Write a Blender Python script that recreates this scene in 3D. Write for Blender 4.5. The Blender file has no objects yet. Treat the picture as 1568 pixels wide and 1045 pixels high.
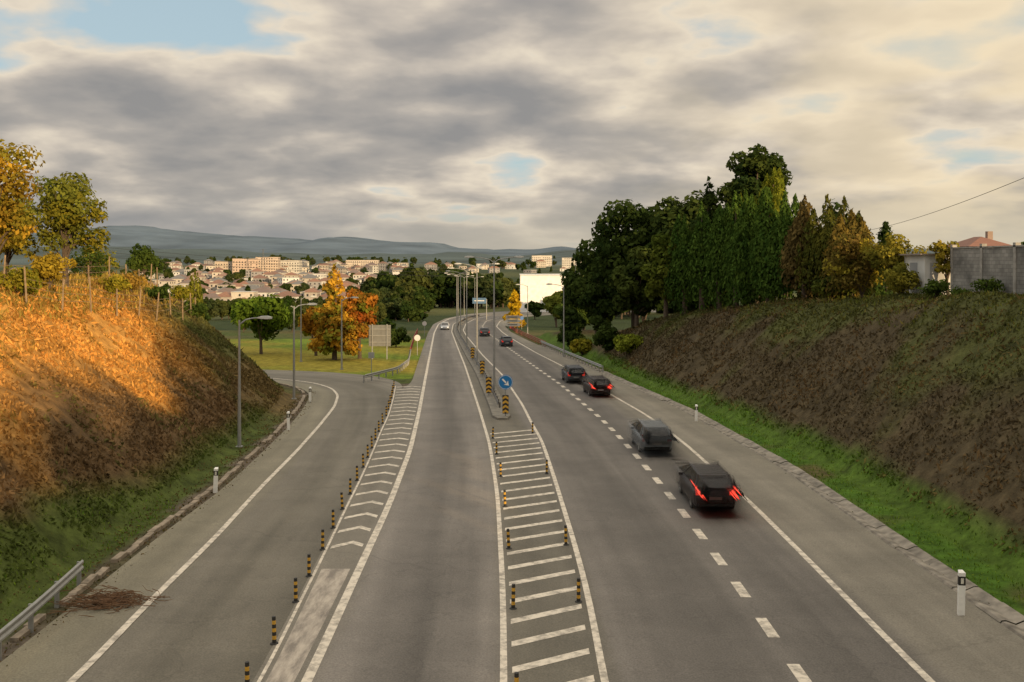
import bpy, math, numpy as np
from mathutils import Vector, Matrix
rng=np.random.default_rng(7)
SL=-0.02428
scene=bpy.context.scene
# ------------------------------------------------------------------ helpers
def vnoise(x,y,s,seed=0):
    x=np.asarray(x,float)/s; y=np.asarray(y,float)/s
    xi=np.floor(x); yi=np.floor(y); fx=x-xi; fy=y-yi
    fx=fx*fx*(3-2*fx); fy=fy*fy*(3-2*fy)
    def h(i,j):
        v=np.sin(i*127.1+j*311.7+seed*74.7)*43758.5453
        return v-np.floor(v)
    a=h(xi,yi)*(1-fx)+h(xi+1,yi)*fx
    b=h(xi,yi+1)*(1-fx)+h(xi+1,yi+1)*fx
    return a*(1-fy)+b*fy
def fbm(x,y,s,seed=0,o=4):
    t=0;a=.5;n=0
    for k in range(o):
        t=t+a*vnoise(x,y,s/(2**k),seed+k*3.1); n+=a; a*=.5
    return t/n
class MB:
    def __init__(s): s.v=[];s.f=[];s.m=[];s.c=[];s.n=0
    def add(s,v,f,m=0,c=(1,1,1)):
        v=np.asarray(v,float).reshape(-1,3)
        s.v.append(v)
        f=[tuple(int(i)+s.n for i in q) for q in f]
        s.f+=f; s.n+=len(v); s.m+=[m]*len(f)
        c=np.asarray(c,float)
        if c.ndim==1: c=np.tile(c,(len(f),1))
        s.c.append(c)
    def box(s,c,d,rz=0,m=0,col=(1,1,1),M=None):
        x,y,z=[k/2 for k in d]
        v=np.array([(-x,-y,-z),(x,-y,-z),(x,y,-z),(-x,y,-z),(-x,-y,z),(x,-y,z),(x,y,z),(-x,y,z)])
        if M is not None: v=v@np.array(M).T
        ca,sa=math.cos(rz),math.sin(rz)
        v=v@np.array([[ca,sa,0],[-sa,ca,0],[0,0,1]])+np.array(c)
        s.add(v,[(0,3,2,1),(4,5,6,7),(0,1,5,4),(1,2,6,5),(2,3,7,6),(3,0,4,7)],m,col)
    def tube(s,pts,rad,n=8,m=0,col=(1,1,1),cap=True):
        pts=[np.array(p,float) for p in pts]; V=[]
        for i,p in enumerate(pts):
            d=pts[min(i+1,len(pts)-1)]-pts[max(i-1,0)]
            d=d/(np.linalg.norm(d)+1e-9)
            a=np.cross(d,(0,0,1) if abs(d[2])<.9 else (0,1,0)); a/=np.linalg.norm(a); b=np.cross(d,a)
            for k in range(n):
                t=2*math.pi*k/n; V.append(p+rad[i]*(a*math.cos(t)+b*math.sin(t)))
        F=[]
        for i in range(len(pts)-1):
            for k in range(n):
                k2=(k+1)%n; F.append((i*n+k,i*n+k2,(i+1)*n+k2,(i+1)*n+k))
        if cap:
            F.append(tuple(range(n))[::-1]); F.append(tuple((len(pts)-1)*n+k for k in range(n)))
        s.add(V,F,m,col)
    def leaves(s,P,N,S,C,m=0,asp=.55,up=None):
        n=len(P); N=N/(np.linalg.norm(N,axis=1)[:,None]+1e-9)
        R=rng.normal(size=(n,3)) if up is None else up
        T=R-(R*N).sum(1)[:,None]*N; T/=np.linalg.norm(T,axis=1)[:,None]+1e-9
        B=np.cross(N,T); S=S[:,None]
        V=np.stack([P-T*S,P+B*S*asp,P+T*S,P-B*S*asp],1).reshape(-1,3)
        F=np.arange(n*4).reshape(-1,4)
        s.v.append(V); s.f+=[tuple(q) for q in (F+s.n).tolist()]; s.n+=n*4; s.m+=[m]*n; s.c.append(C)
    def build(s,name,mats,loc=None,parent=None,smooth=False,rz=0):
        me=bpy.data.meshes.new(name)
        me.from_pydata(np.concatenate(s.v).tolist(),[],s.f)
        for m in mats: me.materials.append(m)
        me.polygons.foreach_set('material_index',s.m)
        if smooth: me.polygons.foreach_set('use_smooth',[True]*len(s.f))
        C=np.concatenate(s.c); C=np.concatenate([C,np.ones((len(C),1))],1)
        at=me.attributes.new('tint','FLOAT_COLOR','FACE'); at.data.foreach_set('color',C.ravel())
        me.update()
        o=bpy.data.objects.new(name,me); scene.collection.objects.link(o)
        if loc is not None: o.location=loc
        o.rotation_euler[2]=rz
        if parent: o.parent=parent
        return o
def empty(name,loc=(0,0,0),rz=0):
    o=bpy.data.objects.new(name,None); o.location=loc; o.rotation_euler[2]=rz; scene.collection.objects.link(o); return o
# ------------------------------------------------------------------ materials
def newmat(name):
    m=bpy.data.materials.new(name); m.use_nodes=True; nt=m.node_tree; nt.nodes.clear()
    return m,nt
def L(nt,a,b): nt.links.new(a,b)
def simple(name,c,rough=.6,var=.15,scale=6,metal=0,bump=0.0,tint=False,spec=.4,emit=None,es=0):
    m,nt=newmat(name); N=nt.nodes
    out=N.new('ShaderNodeOutputMaterial'); p=N.new('ShaderNodeBsdfPrincipled')
    p.inputs['Roughness'].default_value=rough; p.inputs['Metallic'].default_value=metal; p.inputs['Specular IOR Level'].default_value=spec
    tc=N.new('ShaderNodeTexCoord'); n=N.new('ShaderNodeTexNoise'); n.inputs['Scale'].default_value=scale; n.inputs['Detail'].default_value=6
    L(nt,tc.outputs['Object'],n.inputs['Vector'])
    mr=N.new('ShaderNodeMapRange'); mr.inputs['From Min'].default_value=.3; mr.inputs['From Max'].default_value=.7
    mr.inputs['To Min'].default_value=1-var; mr.inputs['To Max'].default_value=1+var
    L(nt,n.outputs['Fac'],mr.inputs['Value'])
    mx=N.new('ShaderNodeMix'); mx.data_type='RGBA'; mx.blend_type='MULTIPLY'; mx.inputs['Factor'].default_value=1
    if tint:
        a=N.new('ShaderNodeAttribute'); a.attribute_name='tint'; L(nt,a.outputs['Color'],mx.inputs[6])
    else: mx.inputs[6].default_value=(*c,1)
    L(nt,mr.outputs['Result'],mx.inputs[7]); L(nt,mx.outputs[2],p.inputs['Base Color'])
    if bump>0:
        b=N.new('ShaderNodeBump'); b.inputs['Strength'].default_value=bump; b.inputs['Distance'].default_value=.05
        L(nt,n.outputs['Fac'],b.inputs['Height']); L(nt,b.outputs['Normal'],p.inputs['Normal'])
    if emit:
        p.inputs['Emission Color'].default_value=(*emit,1); p.inputs['Emission Strength'].default_value=es
        m.cycles.emission_sampling='NONE'
    L(nt,p.outputs[0],out.inputs[0]); return m
def ghost(m,alpha,y0=None,y1=None,fade=1.0):
    """long exposure: partly transparent body, fading along its own length"""
    g=m.copy(); g.name=m.name+'_moving'; nt=g.node_tree; N=nt.nodes
    out=[n for n in N if n.type=='OUTPUT_MATERIAL'][0]; src=out.inputs[0].links[0].from_socket
    mix=N.new('ShaderNodeMixShader'); tr=N.new('ShaderNodeBsdfTransparent'); mix.inputs[0].default_value=alpha
    if y0 is not None:
        tc=N.new('ShaderNodeTexCoord'); sp=N.new('ShaderNodeSeparateXYZ'); L(nt,tc.outputs['Object'],sp.inputs[0])
        a=N.new('ShaderNodeMapRange'); a.interpolation_type='SMOOTHSTEP'; a.inputs['From Min'].default_value=y0; a.inputs['From Max'].default_value=y0+fade; L(nt,sp.outputs[1],a.inputs['Value'])
        b=N.new('ShaderNodeMapRange'); b.interpolation_type='SMOOTHSTEP'; b.inputs['From Min'].default_value=y1; b.inputs['From Max'].default_value=y1-fade; L(nt,sp.outputs[1],b.inputs['Value'])
        c=N.new('ShaderNodeMath'); c.operation='MULTIPLY'; L(nt,a.outputs[0],c.inputs[0]); L(nt,b.outputs[0],c.inputs[1])
        d=N.new('ShaderNodeMath'); d.operation='MULTIPLY'; L(nt,c.outputs[0],d.inputs[0]); d.inputs[1].default_value=alpha; L(nt,d.outputs[0],mix.inputs[0])
    L(nt,tr.outputs[0],mix.inputs[1]); L(nt,src,mix.inputs[2]); L(nt,mix.outputs[0],out.inputs[0]); return g
def foliage_mat(name,tr=.3):
    m,nt=newmat(name); N=nt.nodes
    out=N.new('ShaderNodeOutputMaterial'); a=N.new('ShaderNodeAttribute'); a.attribute_name='tint'
    p=N.new('ShaderNodeBsdfDiffuse')
    t=N.new('ShaderNodeBsdfTranslucent'); mix=N.new('ShaderNodeMixShader'); mix.inputs[0].default_value=tr
    L(nt,a.outputs['Color'],p.inputs['Color']); L(nt,a.outputs['Color'],t.inputs['Color'])
    L(nt,p.outputs[0],mix.inputs[1]); L(nt,t.outputs[0],mix.inputs[2]); L(nt,mix.outputs[0],out.inputs[0]); return m
M_leaf=foliage_mat('foliage'); 
M_bark=simple('bark',(.09,.065,.045),.9,.4,8,bump=.6)
M_tint=simple('painted_surface',(1,1,1),.75,.12,.8,tint=True)
M_conc=simple('concrete',(.30,.28,.25),.9,.25,3,bump=.4)
M_galv=simple('galvanised_steel',(.30,.30,.29),.5,.12,5,metal=.4)
M_white=simple('white_plastic',(.75,.74,.70),.5,.08,8)
M_black=simple('black_rubber',(.025,.024,.022),.6,.2,8)
M_yel=simple('yellow_paint',(.55,.31,.04),.5,.15,8)
M_red=simple('red_paint',(.28,.035,.025),.5,.15,4)
M_blue=simple('blue_sign_face',(.01,.16,.42),.4,.05,4)
M_glass=simple('dark_window_glass',(.02,.025,.03),.15,.05,2,spec=.6)
M_signback=simple('grey_sign_back',(.16,.16,.15),.6,.15,2)
def paint_mat():
    m,nt=newmat('road_marking_paint'); N=nt.nodes
    out=N.new('ShaderNodeOutputMaterial'); p=N.new('ShaderNodeBsdfPrincipled'); p.inputs['Roughness'].default_value=.7
    g=N.new('ShaderNodeNewGeometry'); n=N.new('ShaderNodeTexNoise'); n.inputs['Scale'].default_value=3.5; n.inputs['Detail'].default_value=9; n.inputs['Roughness'].default_value=.7
    L(nt,g.outputs['Position'],n.inputs['Vector'])
    r=N.new('ShaderNodeValToRGB'); e=r.color_ramp.elements
    e[0].position=.36; e[0].color=(.26,.23,.19,1); e[1].position=.56; e[1].color=(.64,.57,.47,1)
    L(nt,n.outputs['Fac'],r.inputs[0]); L(nt,r.outputs[0],p.inputs['Base Color']); L(nt,p.outputs[0],out.inputs[0]); return m
M_mark=paint_mat()
def asphalt(name,stops,umin,umax,bright=1.0):
    m,nt=newmat(name); N=nt.nodes
    out=N.new('ShaderNodeOutputMaterial'); p=N.new('ShaderNodeBsdfPrincipled'); p.inputs['Roughness'].default_value=.82; p.inputs['Specular IOR Level'].default_value=.35
    uv=N.new('ShaderNodeUVMap'); uv.uv_map='UVMap'; sp=N.new('ShaderNodeSeparateXYZ'); L(nt,uv.outputs[0],sp.inputs[0])
    mp=N.new('ShaderNodeMapping'); mp.inputs['Scale'].default_value=(.8,.03,1); L(nt,uv.outputs[0],mp.inputs[0])
    w=N.new('ShaderNodeTexNoise'); w.inputs['Scale'].default_value=1.5; w.inputs['Detail'].default_value=5; L(nt,mp.outputs[0],w.inputs['Vector'])
    ad=N.new('ShaderNodeMath'); ad.operation='MULTIPLY_ADD'; ad.inputs[1].default_value=1.0; L(nt,w.outputs['Fac'],ad.inputs[0]); L(nt,sp.outputs[0],ad.inputs[2])
    mr=N.new('ShaderNodeMapRange'); mr.inputs['From Min'].default_value=umin+.5; mr.inputs['From Max'].default_value=umax+.5; L(nt,ad.outputs[0],mr.inputs['Value'])
    r=N.new('ShaderNodeValToRGB'); els=r.color_ramp.elements
    while len(els)<len(stops): els.new(.5)
    for e,(u,c) in zip(els,stops):
        e.position=(u-umin)/(umax-umin); e.color=(c[0]*bright,c[1]*bright,c[2]*bright,1)
    L(nt,mr.outputs[0],r.inputs[0])
    g=N.new('ShaderNodeNewGeometry')
    n1=N.new('ShaderNodeTexNoise'); n1.inputs['Scale'].default_value=.35; n1.inputs['Detail'].default_value=8; n1.inputs['Roughness'].default_value=.65; L(nt,g.outputs['Position'],n1.inputs['Vector'])
    n2=N.new('ShaderNodeTexNoise'); n2.inputs['Scale'].default_value=22; n2.inputs['Detail'].default_value=4; L(nt,g.outputs['Position'],n2.inputs['Vector'])
    def mr2(s,lo,hi,a=.3,b=.7):
        q=N.new('ShaderNodeMapRange'); q.inputs['From Min'].default_value=a; q.inputs['From Max'].default_value=b; q.inputs['To Min'].default_value=lo; q.inputs['To Max'].default_value=hi; L(nt,s,q.inputs['Value']); return q.outputs[0]
    a=mr2(n1.outputs['Fac'],.83,1.17); b=mr2(n2.outputs['Fac'],.76,1.24); c=mr2(w.outputs['Fac'],.84,1.16)
    t=N.new('ShaderNodeMath'); t.operation='MULTIPLY'; L(nt,a,t.inputs[0]); L(nt,b,t.inputs[1])
    t2=N.new('ShaderNodeMath'); t2.operation='MULTIPLY'; L(nt,t.outputs[0],t2.inputs[0]); L(nt,c,t2.inputs[1])
    vo=N.new('ShaderNodeTexVoronoi'); vo.feature='DISTANCE_TO_EDGE'; vo.inputs['Scale'].default_value=.09
    nn=N.new('ShaderNodeTexNoise'); nn.inputs['Scale'].default_value=.8; nn.inputs['Detail'].default_value=6; L(nt,g.outputs['Position'],nn.inputs['Vector'])
    va=N.new('ShaderNodeVectorMath'); va.operation='MULTIPLY_ADD'; va.inputs[1].default_value=(2.5,2.5,0); L(nt,nn.outputs['Color'],va.inputs[0]); L(nt,g.outputs['Position'],va.inputs[2]); L(nt,va.outputs[0],vo.inputs['Vector'])
    cr=mr2(vo.outputs['Distance'],.84,1.0,.0,.005)
    t3=N.new('ShaderNodeMath'); t3.operation='MULTIPLY'; L(nt,t2.outputs[0],t3.inputs[0]); L(nt,cr,t3.inputs[1])
    mx=N.new('ShaderNodeMix'); mx.data_type='RGBA'; mx.blend_type='MULTIPLY'; mx.inputs['Factor'].default_value=1
    L(nt,r.outputs[0],mx.inputs[6]); L(nt,t3.outputs[0],mx.inputs[7]); L(nt,mx.outputs[2],p.inputs['Base Color'])
    bp=N.new('ShaderNodeBump'); bp.inputs['Strength'].default_value=.3; bp.inputs['Distance'].default_value=.01; L(nt,n2.outputs['Fac'],bp.inputs['Height']); L(nt,bp.outputs[0],p.inputs['Normal'])
    L(nt,p.outputs[0],out.inputs[0]); return m
def terrain_mat():
    m,nt=newmat('earth_and_grass'); N=nt.nodes
    out=N.new('ShaderNodeOutputMaterial'); p=N.new('ShaderNodeBsdfPrincipled'); p.inputs['Roughness'].default_value=.95; p.inputs['Specular IOR Level'].default_value=.1
    a=N.new('ShaderNodeAttribute'); a.attribute_name='cover'
    g=N.new('ShaderNodeNewGeometry')
    n1=N.new('ShaderNodeTexNoise'); n1.inputs['Scale'].default_value=1.3; n1.inputs['Detail'].default_value=8; n1.inputs['Roughness'].default_value=.7; L(nt,g.outputs['Position'],n1.inputs['Vector'])
    q=N.new('ShaderNodeMapRange'); q.inputs['From Min'].default_value=.3; q.inputs['From Max'].default_value=.7; q.inputs['To Min'].default_value=.45; q.inputs['To Max'].default_value=1.5; L(nt,n1.outputs['Fac'],q.inputs['Value'])
    mx=N.new('ShaderNodeMix'); mx.data_type='RGBA'; mx.blend_type='MULTIPLY'; mx.inputs['Factor'].default_value=1
    L(nt,a.outputs['Color'],mx.inputs[6]); L(nt,q.outputs[0],mx.inputs[7]); L(nt,mx.outputs[2],p.inputs['Base Color'])
    bp=N.new('ShaderNodeBump'); bp.inputs['Strength'].default_value=.8; bp.inputs['Distance'].default_value=.25; L(nt,n1.outputs['Fac'],bp.inputs['Height']); L(nt,bp.outputs[0],p.inputs['Normal'])
    L(nt,p.outputs[0],out.inputs[0]); return m
# ------------------------------------------------------------------ alignment (metres; x across, y along the road)
A=[(-9.9,-20),(-9.98,22.6),(-10.3,28.1),(-10.6,35.6),(-11.2,44.5),(-11.7,54.2),(-12.4,64.4),(-13.2,74.1),(-14.25,81.6),(-15.8,87.2),(-18.3,92),(-22.5,96),(-30,100.3),(-50,105),(-90,109)]
Bl=[(-5.6,-20),(-5.82,22.6),(-6.15,28.3),(-6.44,33.9),(-6.82,40),(-7.13,45.9),(-7.73,55),(-8.2,61.2),(-8.64,68.6),(-9.57,79.3),(-10.9,92.7)]
C=[(-4.4,-20),(-4.65,22.6),(-4.87,32.4),(-5.03,40.6),(-5.55,54.2),(-6.62,71),(-9.44,111.5),(-11.4,140),(-14.7,188),(-17.0,230),(-16.9,270),(-13.5,305),(-5.5,335),(6,360),(20,375)]
D=[(-.15,-20),(-.18,22.6),(-.27,29.6),(-.61,42.5),(-1.26,56.4),(-2.28,71),(-3.65,89.6),(-5.27,111.5),(-8.1,147),(-11.7,193),(-13.6,230),(-13,270),(-9.5,300),(-2,325),(8,345),(20,358)]
E=[(2.05,-20),(2.09,22.6),(2.21,27.8),(2.2,33.2),(1.99,46),(1.74,57.6),(1.31,64.4),(.79,75),(-.91,99.4),(-3.67,127),(-8,176),(-9.8,200),(-10.8,235),(-10,265),(-7,290),(0,312),(9,330),(20,343)]
F=[(6.6,-20),(6.64,22.9),(6.72,26.1),(6.81,32.7),(6.77,42.5),(6.54,54.4),(6.1,65.9),(4.47,89.6),(1.98,116),(-.9,147),(-4.3,185),(-6.5,218),(-6.5,250),(-4,275),(1.5,295),(9,310),(20,322)]
G=[(9.4,-20),(9.49,22.6),(9.66,30.3),(9.89,41.2),(9.85,56.4),(9.36,69),(8.26,80.7),(6.5,103),(3.2,133),(.5,162),(-1.8,190),(-3.4,218),(-3,250),(-.5,275),(5,295),(13,310),(24,322)]
H=[(12.9,-20),(13,25.3),(13.1,35.4),(13.3,49.3),(12.3,71.8),(10.4,89.6),(8.5,108),(5.5,135),(2.4,165),(-.2,192),(-1.5,218),(-1,250),(1.5,275),(7,293),(15,306),(26,316)]
def fx(P):
    P=np.array(P); ys=np.arange(P[0,1],P[-1,1]+.01,1.0); xs=np.interp(ys,P[:,1],P[:,0])
    k=np.hanning(13); k/=k.sum(); xs=np.convolve(np.pad(xs,6,'edge'),k,'valid')
    return lambda y:np.interp(y,ys,xs)
def dense(P,step=1.0,sm=7):
    P=np.array(P,float); d=np.r_[0,np.cumsum(np.hypot(*np.diff(P,axis=0).T))]; t=np.arange(0,d[-1],step)
    Q=np.stack([np.interp(t,d,P[:,0]),np.interp(t,d,P[:,1])],1)
    k=np.hanning(sm+2)[1:-1]; k/=k.sum(); h=sm//2
    return np.stack([np.convolve(np.pad(Q[:,i],h,'reflect',reflect_type='odd'),k,'valid') for i in range(2)],1)
fB,fC,fD,fE,fF,fG,fH=[fx(p) for p in (Bl,C,D,E,F,G,H)]
LB=np.array([(-12.9,-60),(-12.9,20),(-13.1,29),(-13.6,36),(-13.7,44),(-14.4,54),(-15.1,64),(-16.3,75),(-17.8,84),(-21,90.5),(-27,95.3),(-40,99.5),(-80,104),(-400,112)])
RB=np.array([(15.0,-60),(15.1,20),(15.3,31),(15.6,48.5),(14.5,67.6),(12.6,85),(11.1,99),(9.3,120),(7,145),(4,175)])
def pdist(x,y,P):
    d=np.full(x.shape,1e9)
    for a,b in zip(P[:-1],P[1:]):
        e=b-a; t=np.clip(((x-a[0])*e[0]+(y-a[1])*e[1])/(e@e),0,1)
        d=np.minimum(d,np.hypot(x-a[0]-t*e[0],y-a[1]-t*e[1]))
    return d
def terr(x,y):
    x=np.asarray(x,float); y=np.asarray(y,float)
    pl=SL*y
    far=np.interp(y,[400,600,900,1300,2500,5000,9000],[-9.71,-19,-11,.0,4,5,5])
    z=np.where(y<400,pl,far+np.clip((y-420)/200,0,1)*8*(fbm(x,y,260,5)-.5))
    inL=(x<np.interp(np.minimum(y,84),LB[:9,1],LB[:9,0]))&(y<np.interp(x,LB[8:,0][::-1],LB[8:,1][::-1]))
    inR=(x>np.interp(y,RB[:,1],RB[:,0]))&(y<175)
    dl=pdist(x,y,LB); dr=pdist(x,y,RB)
    def smin(a,b,k=1.3): return -np.log(np.exp(-np.clip(a*k,-30,60))+np.exp(-np.clip(b*k,-30,60)))/k
    topL=7.6+.5*(fbm(x,y,9,2)-.5)+np.clip(-24-x,0,30)*.015
    hl=np.maximum(smin(.86*np.maximum(dl-.9,0)+.02,topL-pl),0)
    topR=np.interp(y,[50,82,105,117,138],[7.5,5.7,3.8,2.2,-3.0])
    hr=np.maximum(smin(.93*np.maximum(dr-.4,0)+.02,np.maximum(topR-pl,0)),0)
    nz=(fbm(x,y,3.2,9)-.5)*.9+(fbm(x,y,.9,19,2)-.5)*.3
    hl=hl+nz*np.clip(hl/1.5,0,1); hr=hr+nz*np.clip(hr/1.5,0,1)
    z=z+np.where(inL,hl,0)+np.where(inR,hr,0)-.06
    return z,np.where(inL,hl,0),np.where(inR,hr,0),dl,dr,inL,inR
def gz(x,y): return float(terr(np.array([x]),np.array([y]))[0][0])
# ------------------------------------------------------------------ ground sheet
xs=np.unique(np.concatenate([-np.geomspace(400,9000,18),-np.geomspace(42.5,400,38),np.arange(-42,42.01,.45),np.geomspace(42.5,400,38),np.geomspace(400,9000,18)]))
ys=np.unique(np.concatenate([[-3000,-800,-300,-120,-60],np.arange(-40,10,2.5),np.arange(10,130,.5),np.arange(130,500,4),np.geomspace(500,9000,70)]))
X,Y=np.meshgrid(xs,ys); Z,HL,HR,DL,DR,IL,IR=terr(X,Y)
n1=fbm(X,Y,4,31); n2=fbm(X,Y,1.2,41); n3=fbm(X,Y,14,51)
def mix(a,b,t): t=np.clip(t,0,1)[...,None]; return np.array(a)*(1-t)+np.array(b)*t
def coverL(h,n1,n2,y):
    c=mix((.065,.085,.02),(.115,.072,.035),(h-.15-n1*.7-np.clip((42-y)/14,0,1)*1.3)/.9)
    c=mix(c,(.46,.23,.055),(h-3.0+(n1-.5)*7)/2.5)
    g=np.clip((y-62)/10,0,1)[...,None]
    c=c*(1-g)+mix((.12,.085,.035),(.085,.085,.028),(n1-.5)*6+.3)*g
    return c*(.7+.6*n2)[...,None]
def coverR(h,n1,n2,y):
    c=mix((.065,.11,.016),(.072,.055,.03),(h-.3-n1*.6)/.5)
    c=mix(c,(.066,.070,.022),(n1-.5)*5+(h-4.6)/3)
    return c*(.75+.65*n2)[...,None]
col=mix((.06,.08,.02),(.10,.09,.035),(n3-.4)*4)
park=(X<-10)&(Y>96)&(Y<170)
col=np.where(park[...,None],mix((.13,.18,.02),(.24,.20,.03),(n3-.45)*5),col)
farm_haze=mix((.035,.05,.018),(.09,.095,.035),(fbm(X,Y,120,61)-.48)*8)
farm_haze=farm_haze*(1-np.clip((Y-900)/1800,0,1)[...,None]*.8)+np.array((.11,.13,.135))*np.clip((Y-900)/1800,0,1)[...,None]*.8  # distance haze painted into the far field colour
col=np.where((Y>200)[...,None],farm_haze,col)
near=(Y<140)&(np.abs(X)<60)
col=np.where((near&~IL&~IR&(X>5))[...,None],mix((.06,.12,.014),(.09,.08,.03),(n1-.52)*6),col)
col=np.where((near&~IL&(X<0)&(Y<92))[...,None],mix((.13,.105,.08),(.08,.07,.04),(n1-.45)*5),col)
col=np.where(IL[...,None],coverL(HL,n1,n2,Y),col)
col=np.where((IL&(DL>10.5))[...,None],mix((.40,.23,.055),(.19,.18,.03),(n1-.5)*5),col)
col=np.where(IR[...,None],coverR(HR,n1,n2,Y),col)
nx,ny=len(xs),len(ys)
idx=np.arange(nx*ny).reshape(ny,nx)
Fq=np.stack([idx[:-1,:-1],idx[:-1,1:],idx[1:,1:],idx[1:,:-1]],-1).reshape(-1,4)
me=bpy.data.meshes.new('ground'); me.from_pydata(np.stack([X,Y,Z],-1).reshape(-1,3).tolist(),[],Fq.tolist())
at=me.attributes.new('cover','FLOAT_COLOR','POINT'); at.data.foreach_set('color',np.concatenate([col.reshape(-1,3),np.ones((nx*ny,1))],1).ravel())
me.polygons.foreach_set('use_smooth',[True]*len(Fq)); me.materials.append(terrain_mat())
o=bpy.data.objects.new('ground',me); scene.collection.objects.link(o)
# ------------------------------------------------------------------ road sheets
def strip(name,Lp,Rp,dz,mat,uoff=None):
    n=len(Lp); V=[];UV=[]
    for i in range(n):
        for p in (Lp[i],Rp[i]): V.append((p[0],p[1],SL*p[1]+dz))
    Fs=[(2*i,2*i+1,2*i+3,2*i+2) for i in range(n-1)]
    me=bpy.data.meshes.new(name); me.from_pydata(V,[],Fs); uv=me.uv_layers.new(name='UVMap')
    for l in me.loops:
        v=V[l.vertex_index]; 
        if uoff: u=v[0]-uoff(v[1])
        else: u=(l.vertex_index%2)*1.0*np.hypot(Lp[l.vertex_index//2][0]-Rp[l.vertex_index//2][0],Lp[l.vertex_index//2][1]-Rp[l.vertex_index//2][1])
        uv.data[l.index].uv=(u,v[1])
    me.materials.append(mat); o=bpy.data.objects.new(name,me); scene.collection.objects.link(o); return o
w=lambda v,b=0:(v*1.04,v*.935,v*.83-b)
st=[(-7,w(.15,.012)),(-4.8,w(.16,.01)),(-4.0,w(.175)),(-3.3,w(.145)),(-2.3,w(.105)),(-1.3,w(.145)),(-.4,w(.185)),(.3,w(.125,.012)),(2.3,w(.115,.01)),(2.9,w(.14)),(4.3,w(.115)),(5.4,w(.098)),(6.6,w(.13)),(8.5,w(.092)),(9.6,w(.12)),(10.6,w(.16,.012)),(12.5,w(.18,.015)),(15,w(.17,.02))]
M_asph=asphalt('asphalt',st,-7,15,1.0)
yy=np.arange(-20,316,1.0)
lft=[(float(fB(y)) if y<86 else float(fC(y)-1.2-max(0,(92-y))*.1),y) for y in yy]; rgt=[(float(fH(y)),y) for y in yy]
yl=np.array([p[1] for p in lft]); xl=np.array([p[0] for p in lft]); xl=np.convolve(np.pad(xl,4,'edge'),np.ones(9)/9,'valid'); lft=list(zip(xl,yl))
strip('main_road',lft,rgt,0.0,M_asph,fD)
cl=dense([(-14.9,312),(-12,318),(-6.7,335),(5,361.5),(20,377),(60,400)],1); cr=dense([(22,312),(24,313.5),(28,317),(36,324),(46,332),(80,352)],1)
k=min(len(cl),len(cr)); strip('main_road',[tuple(cl[int(i*(len(cl)-1)/(k-1))]) for i in range(k)],[tuple(cr[int(i*(len(cr)-1)/(k-1))]) for i in range(k)],-.008,asphalt('asphalt_bend',[(0,w(.15)),(20,w(.14))],0,20),None)
st2=[(0,w(.18,.03)),(1.6,w(.17,.025)),(2.4,w(.15,.012)),(4,w(.12,.012)),(5,w(.14,.012)),(6,w(.115,.012)),(7.5,w(.155,.012)),(10,w(.16,.01))]
M_ramp=asphalt('asphalt_ramp',st2,0,10,1.0)
RL=dense([(-12.2,-20),(-12.1,20),(-12.4,29),(-12.7,36),(-12.8,44),(-13.5,54),(-14.3,64),(-15.4,74),(-16.8,83),(-19.2,89),(-23.5,94),(-31,98),(-50,102.5),(-90,106.5)],.5,21)
RR=dense([(-5,-20),(-5.4,22.6),(-6,34),(-6.7,46),(-7.8,61.2),(-8.6,74),(-9.2,84),(-10.2,92),(-12.5,97.5),(-15.5,101),(-21,104.5),(-30,107.5),(-50,111.5),(-90,115.5)],.5,21)
def pair(P,split):
    i=np.argmin(abs(P[:,1]-split)); a=np.linspace(0,i,150).astype(int); b=np.linspace(i,len(P)-1,90).astype(int)[1:]; return P[np.r_[a,b]]
strip('exit_ramp_road',[tuple(p) for p in pair(RL,80)],[tuple(p) for p in pair(RR,80)],-.012,M_ramp)
# markings
mk=MB()
def ribbon(P,wd,dz=.006,m=0,skip=None):
    Q=P; T=np.gradient(Q,axis=0); T/=np.linalg.norm(T,axis=1)[:,None]; Nn=np.stack([-T[:,1],T[:,0]],1)
    a=Q+Nn*wd/2; b=Q-Nn*wd/2; V=[]
    for i in range(len(Q)): V+= [(a[i,0],a[i,1],SL*a[i,1]+dz),(b[i,0],b[i,1],SL*b[i,1]+dz)]
    mk.add(V,[(2*i,2*i+1,2*i+3,2*i+2) for i in range(len(Q)-1)],m)
def fl(f,y0,y1,step=1,off=0): y=np.arange(y0,y1,step); return np.stack([f(y)+off,y],1)
ribbon(dense(A,.7,9),.20)
ribbon(fl(fB,-20,90,off=.12),.09)
ribbon(fl(fC,-20,315),.25); ribbon(fl(fD,-20,315),.17); ribbon(fl(fE,-20,312),.18); ribbon(fl(fG,-20,312),.20)
s0=22.9-3.28*12
for k in range(100):
    y=s0+k*3.28
    if y>300: break
    ribbon(fl(fF,y-.75,y+.76,.5),.30)
y=-12.0
while y<61.5:
    xa=float(fD(y))+.2; xb=float(fE(y))-.22; rise=1.35*(xb-xa)/2.1; t=.19
    V=[(xa,y-t,0),(xb,y+rise-t,0),(xb,y+rise+t,0),(xa,y+t,0)]
    mk.add([(a,b,SL*b+.006) for a,b,c in V],[(0,1,2,3)]); y+=1.68
y=34.2
while y<90:
    xa=float(fB(y))+.25; xb=float(fC(y))-.25; w_=xb-xa; xm=xa+.6*w_; t=.2
    r1=.75*min(1,w_/1.2); 
    V=[(xa,y-t),(xm,y+r1-t),(xb,y+.25-t),(xb,y+.25+t),(xm,y+r1+t),(xa,y+t)]
    mk.add([(a,b,SL*b+.006) for a,b in V],[(0,1,4,5),(1,2,3,4)]); y+=2.15
mk.build('road_marking',[M_mark])
sb=MB(); ya=np.arange(-20,32.8,1.2)
V=[];
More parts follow.
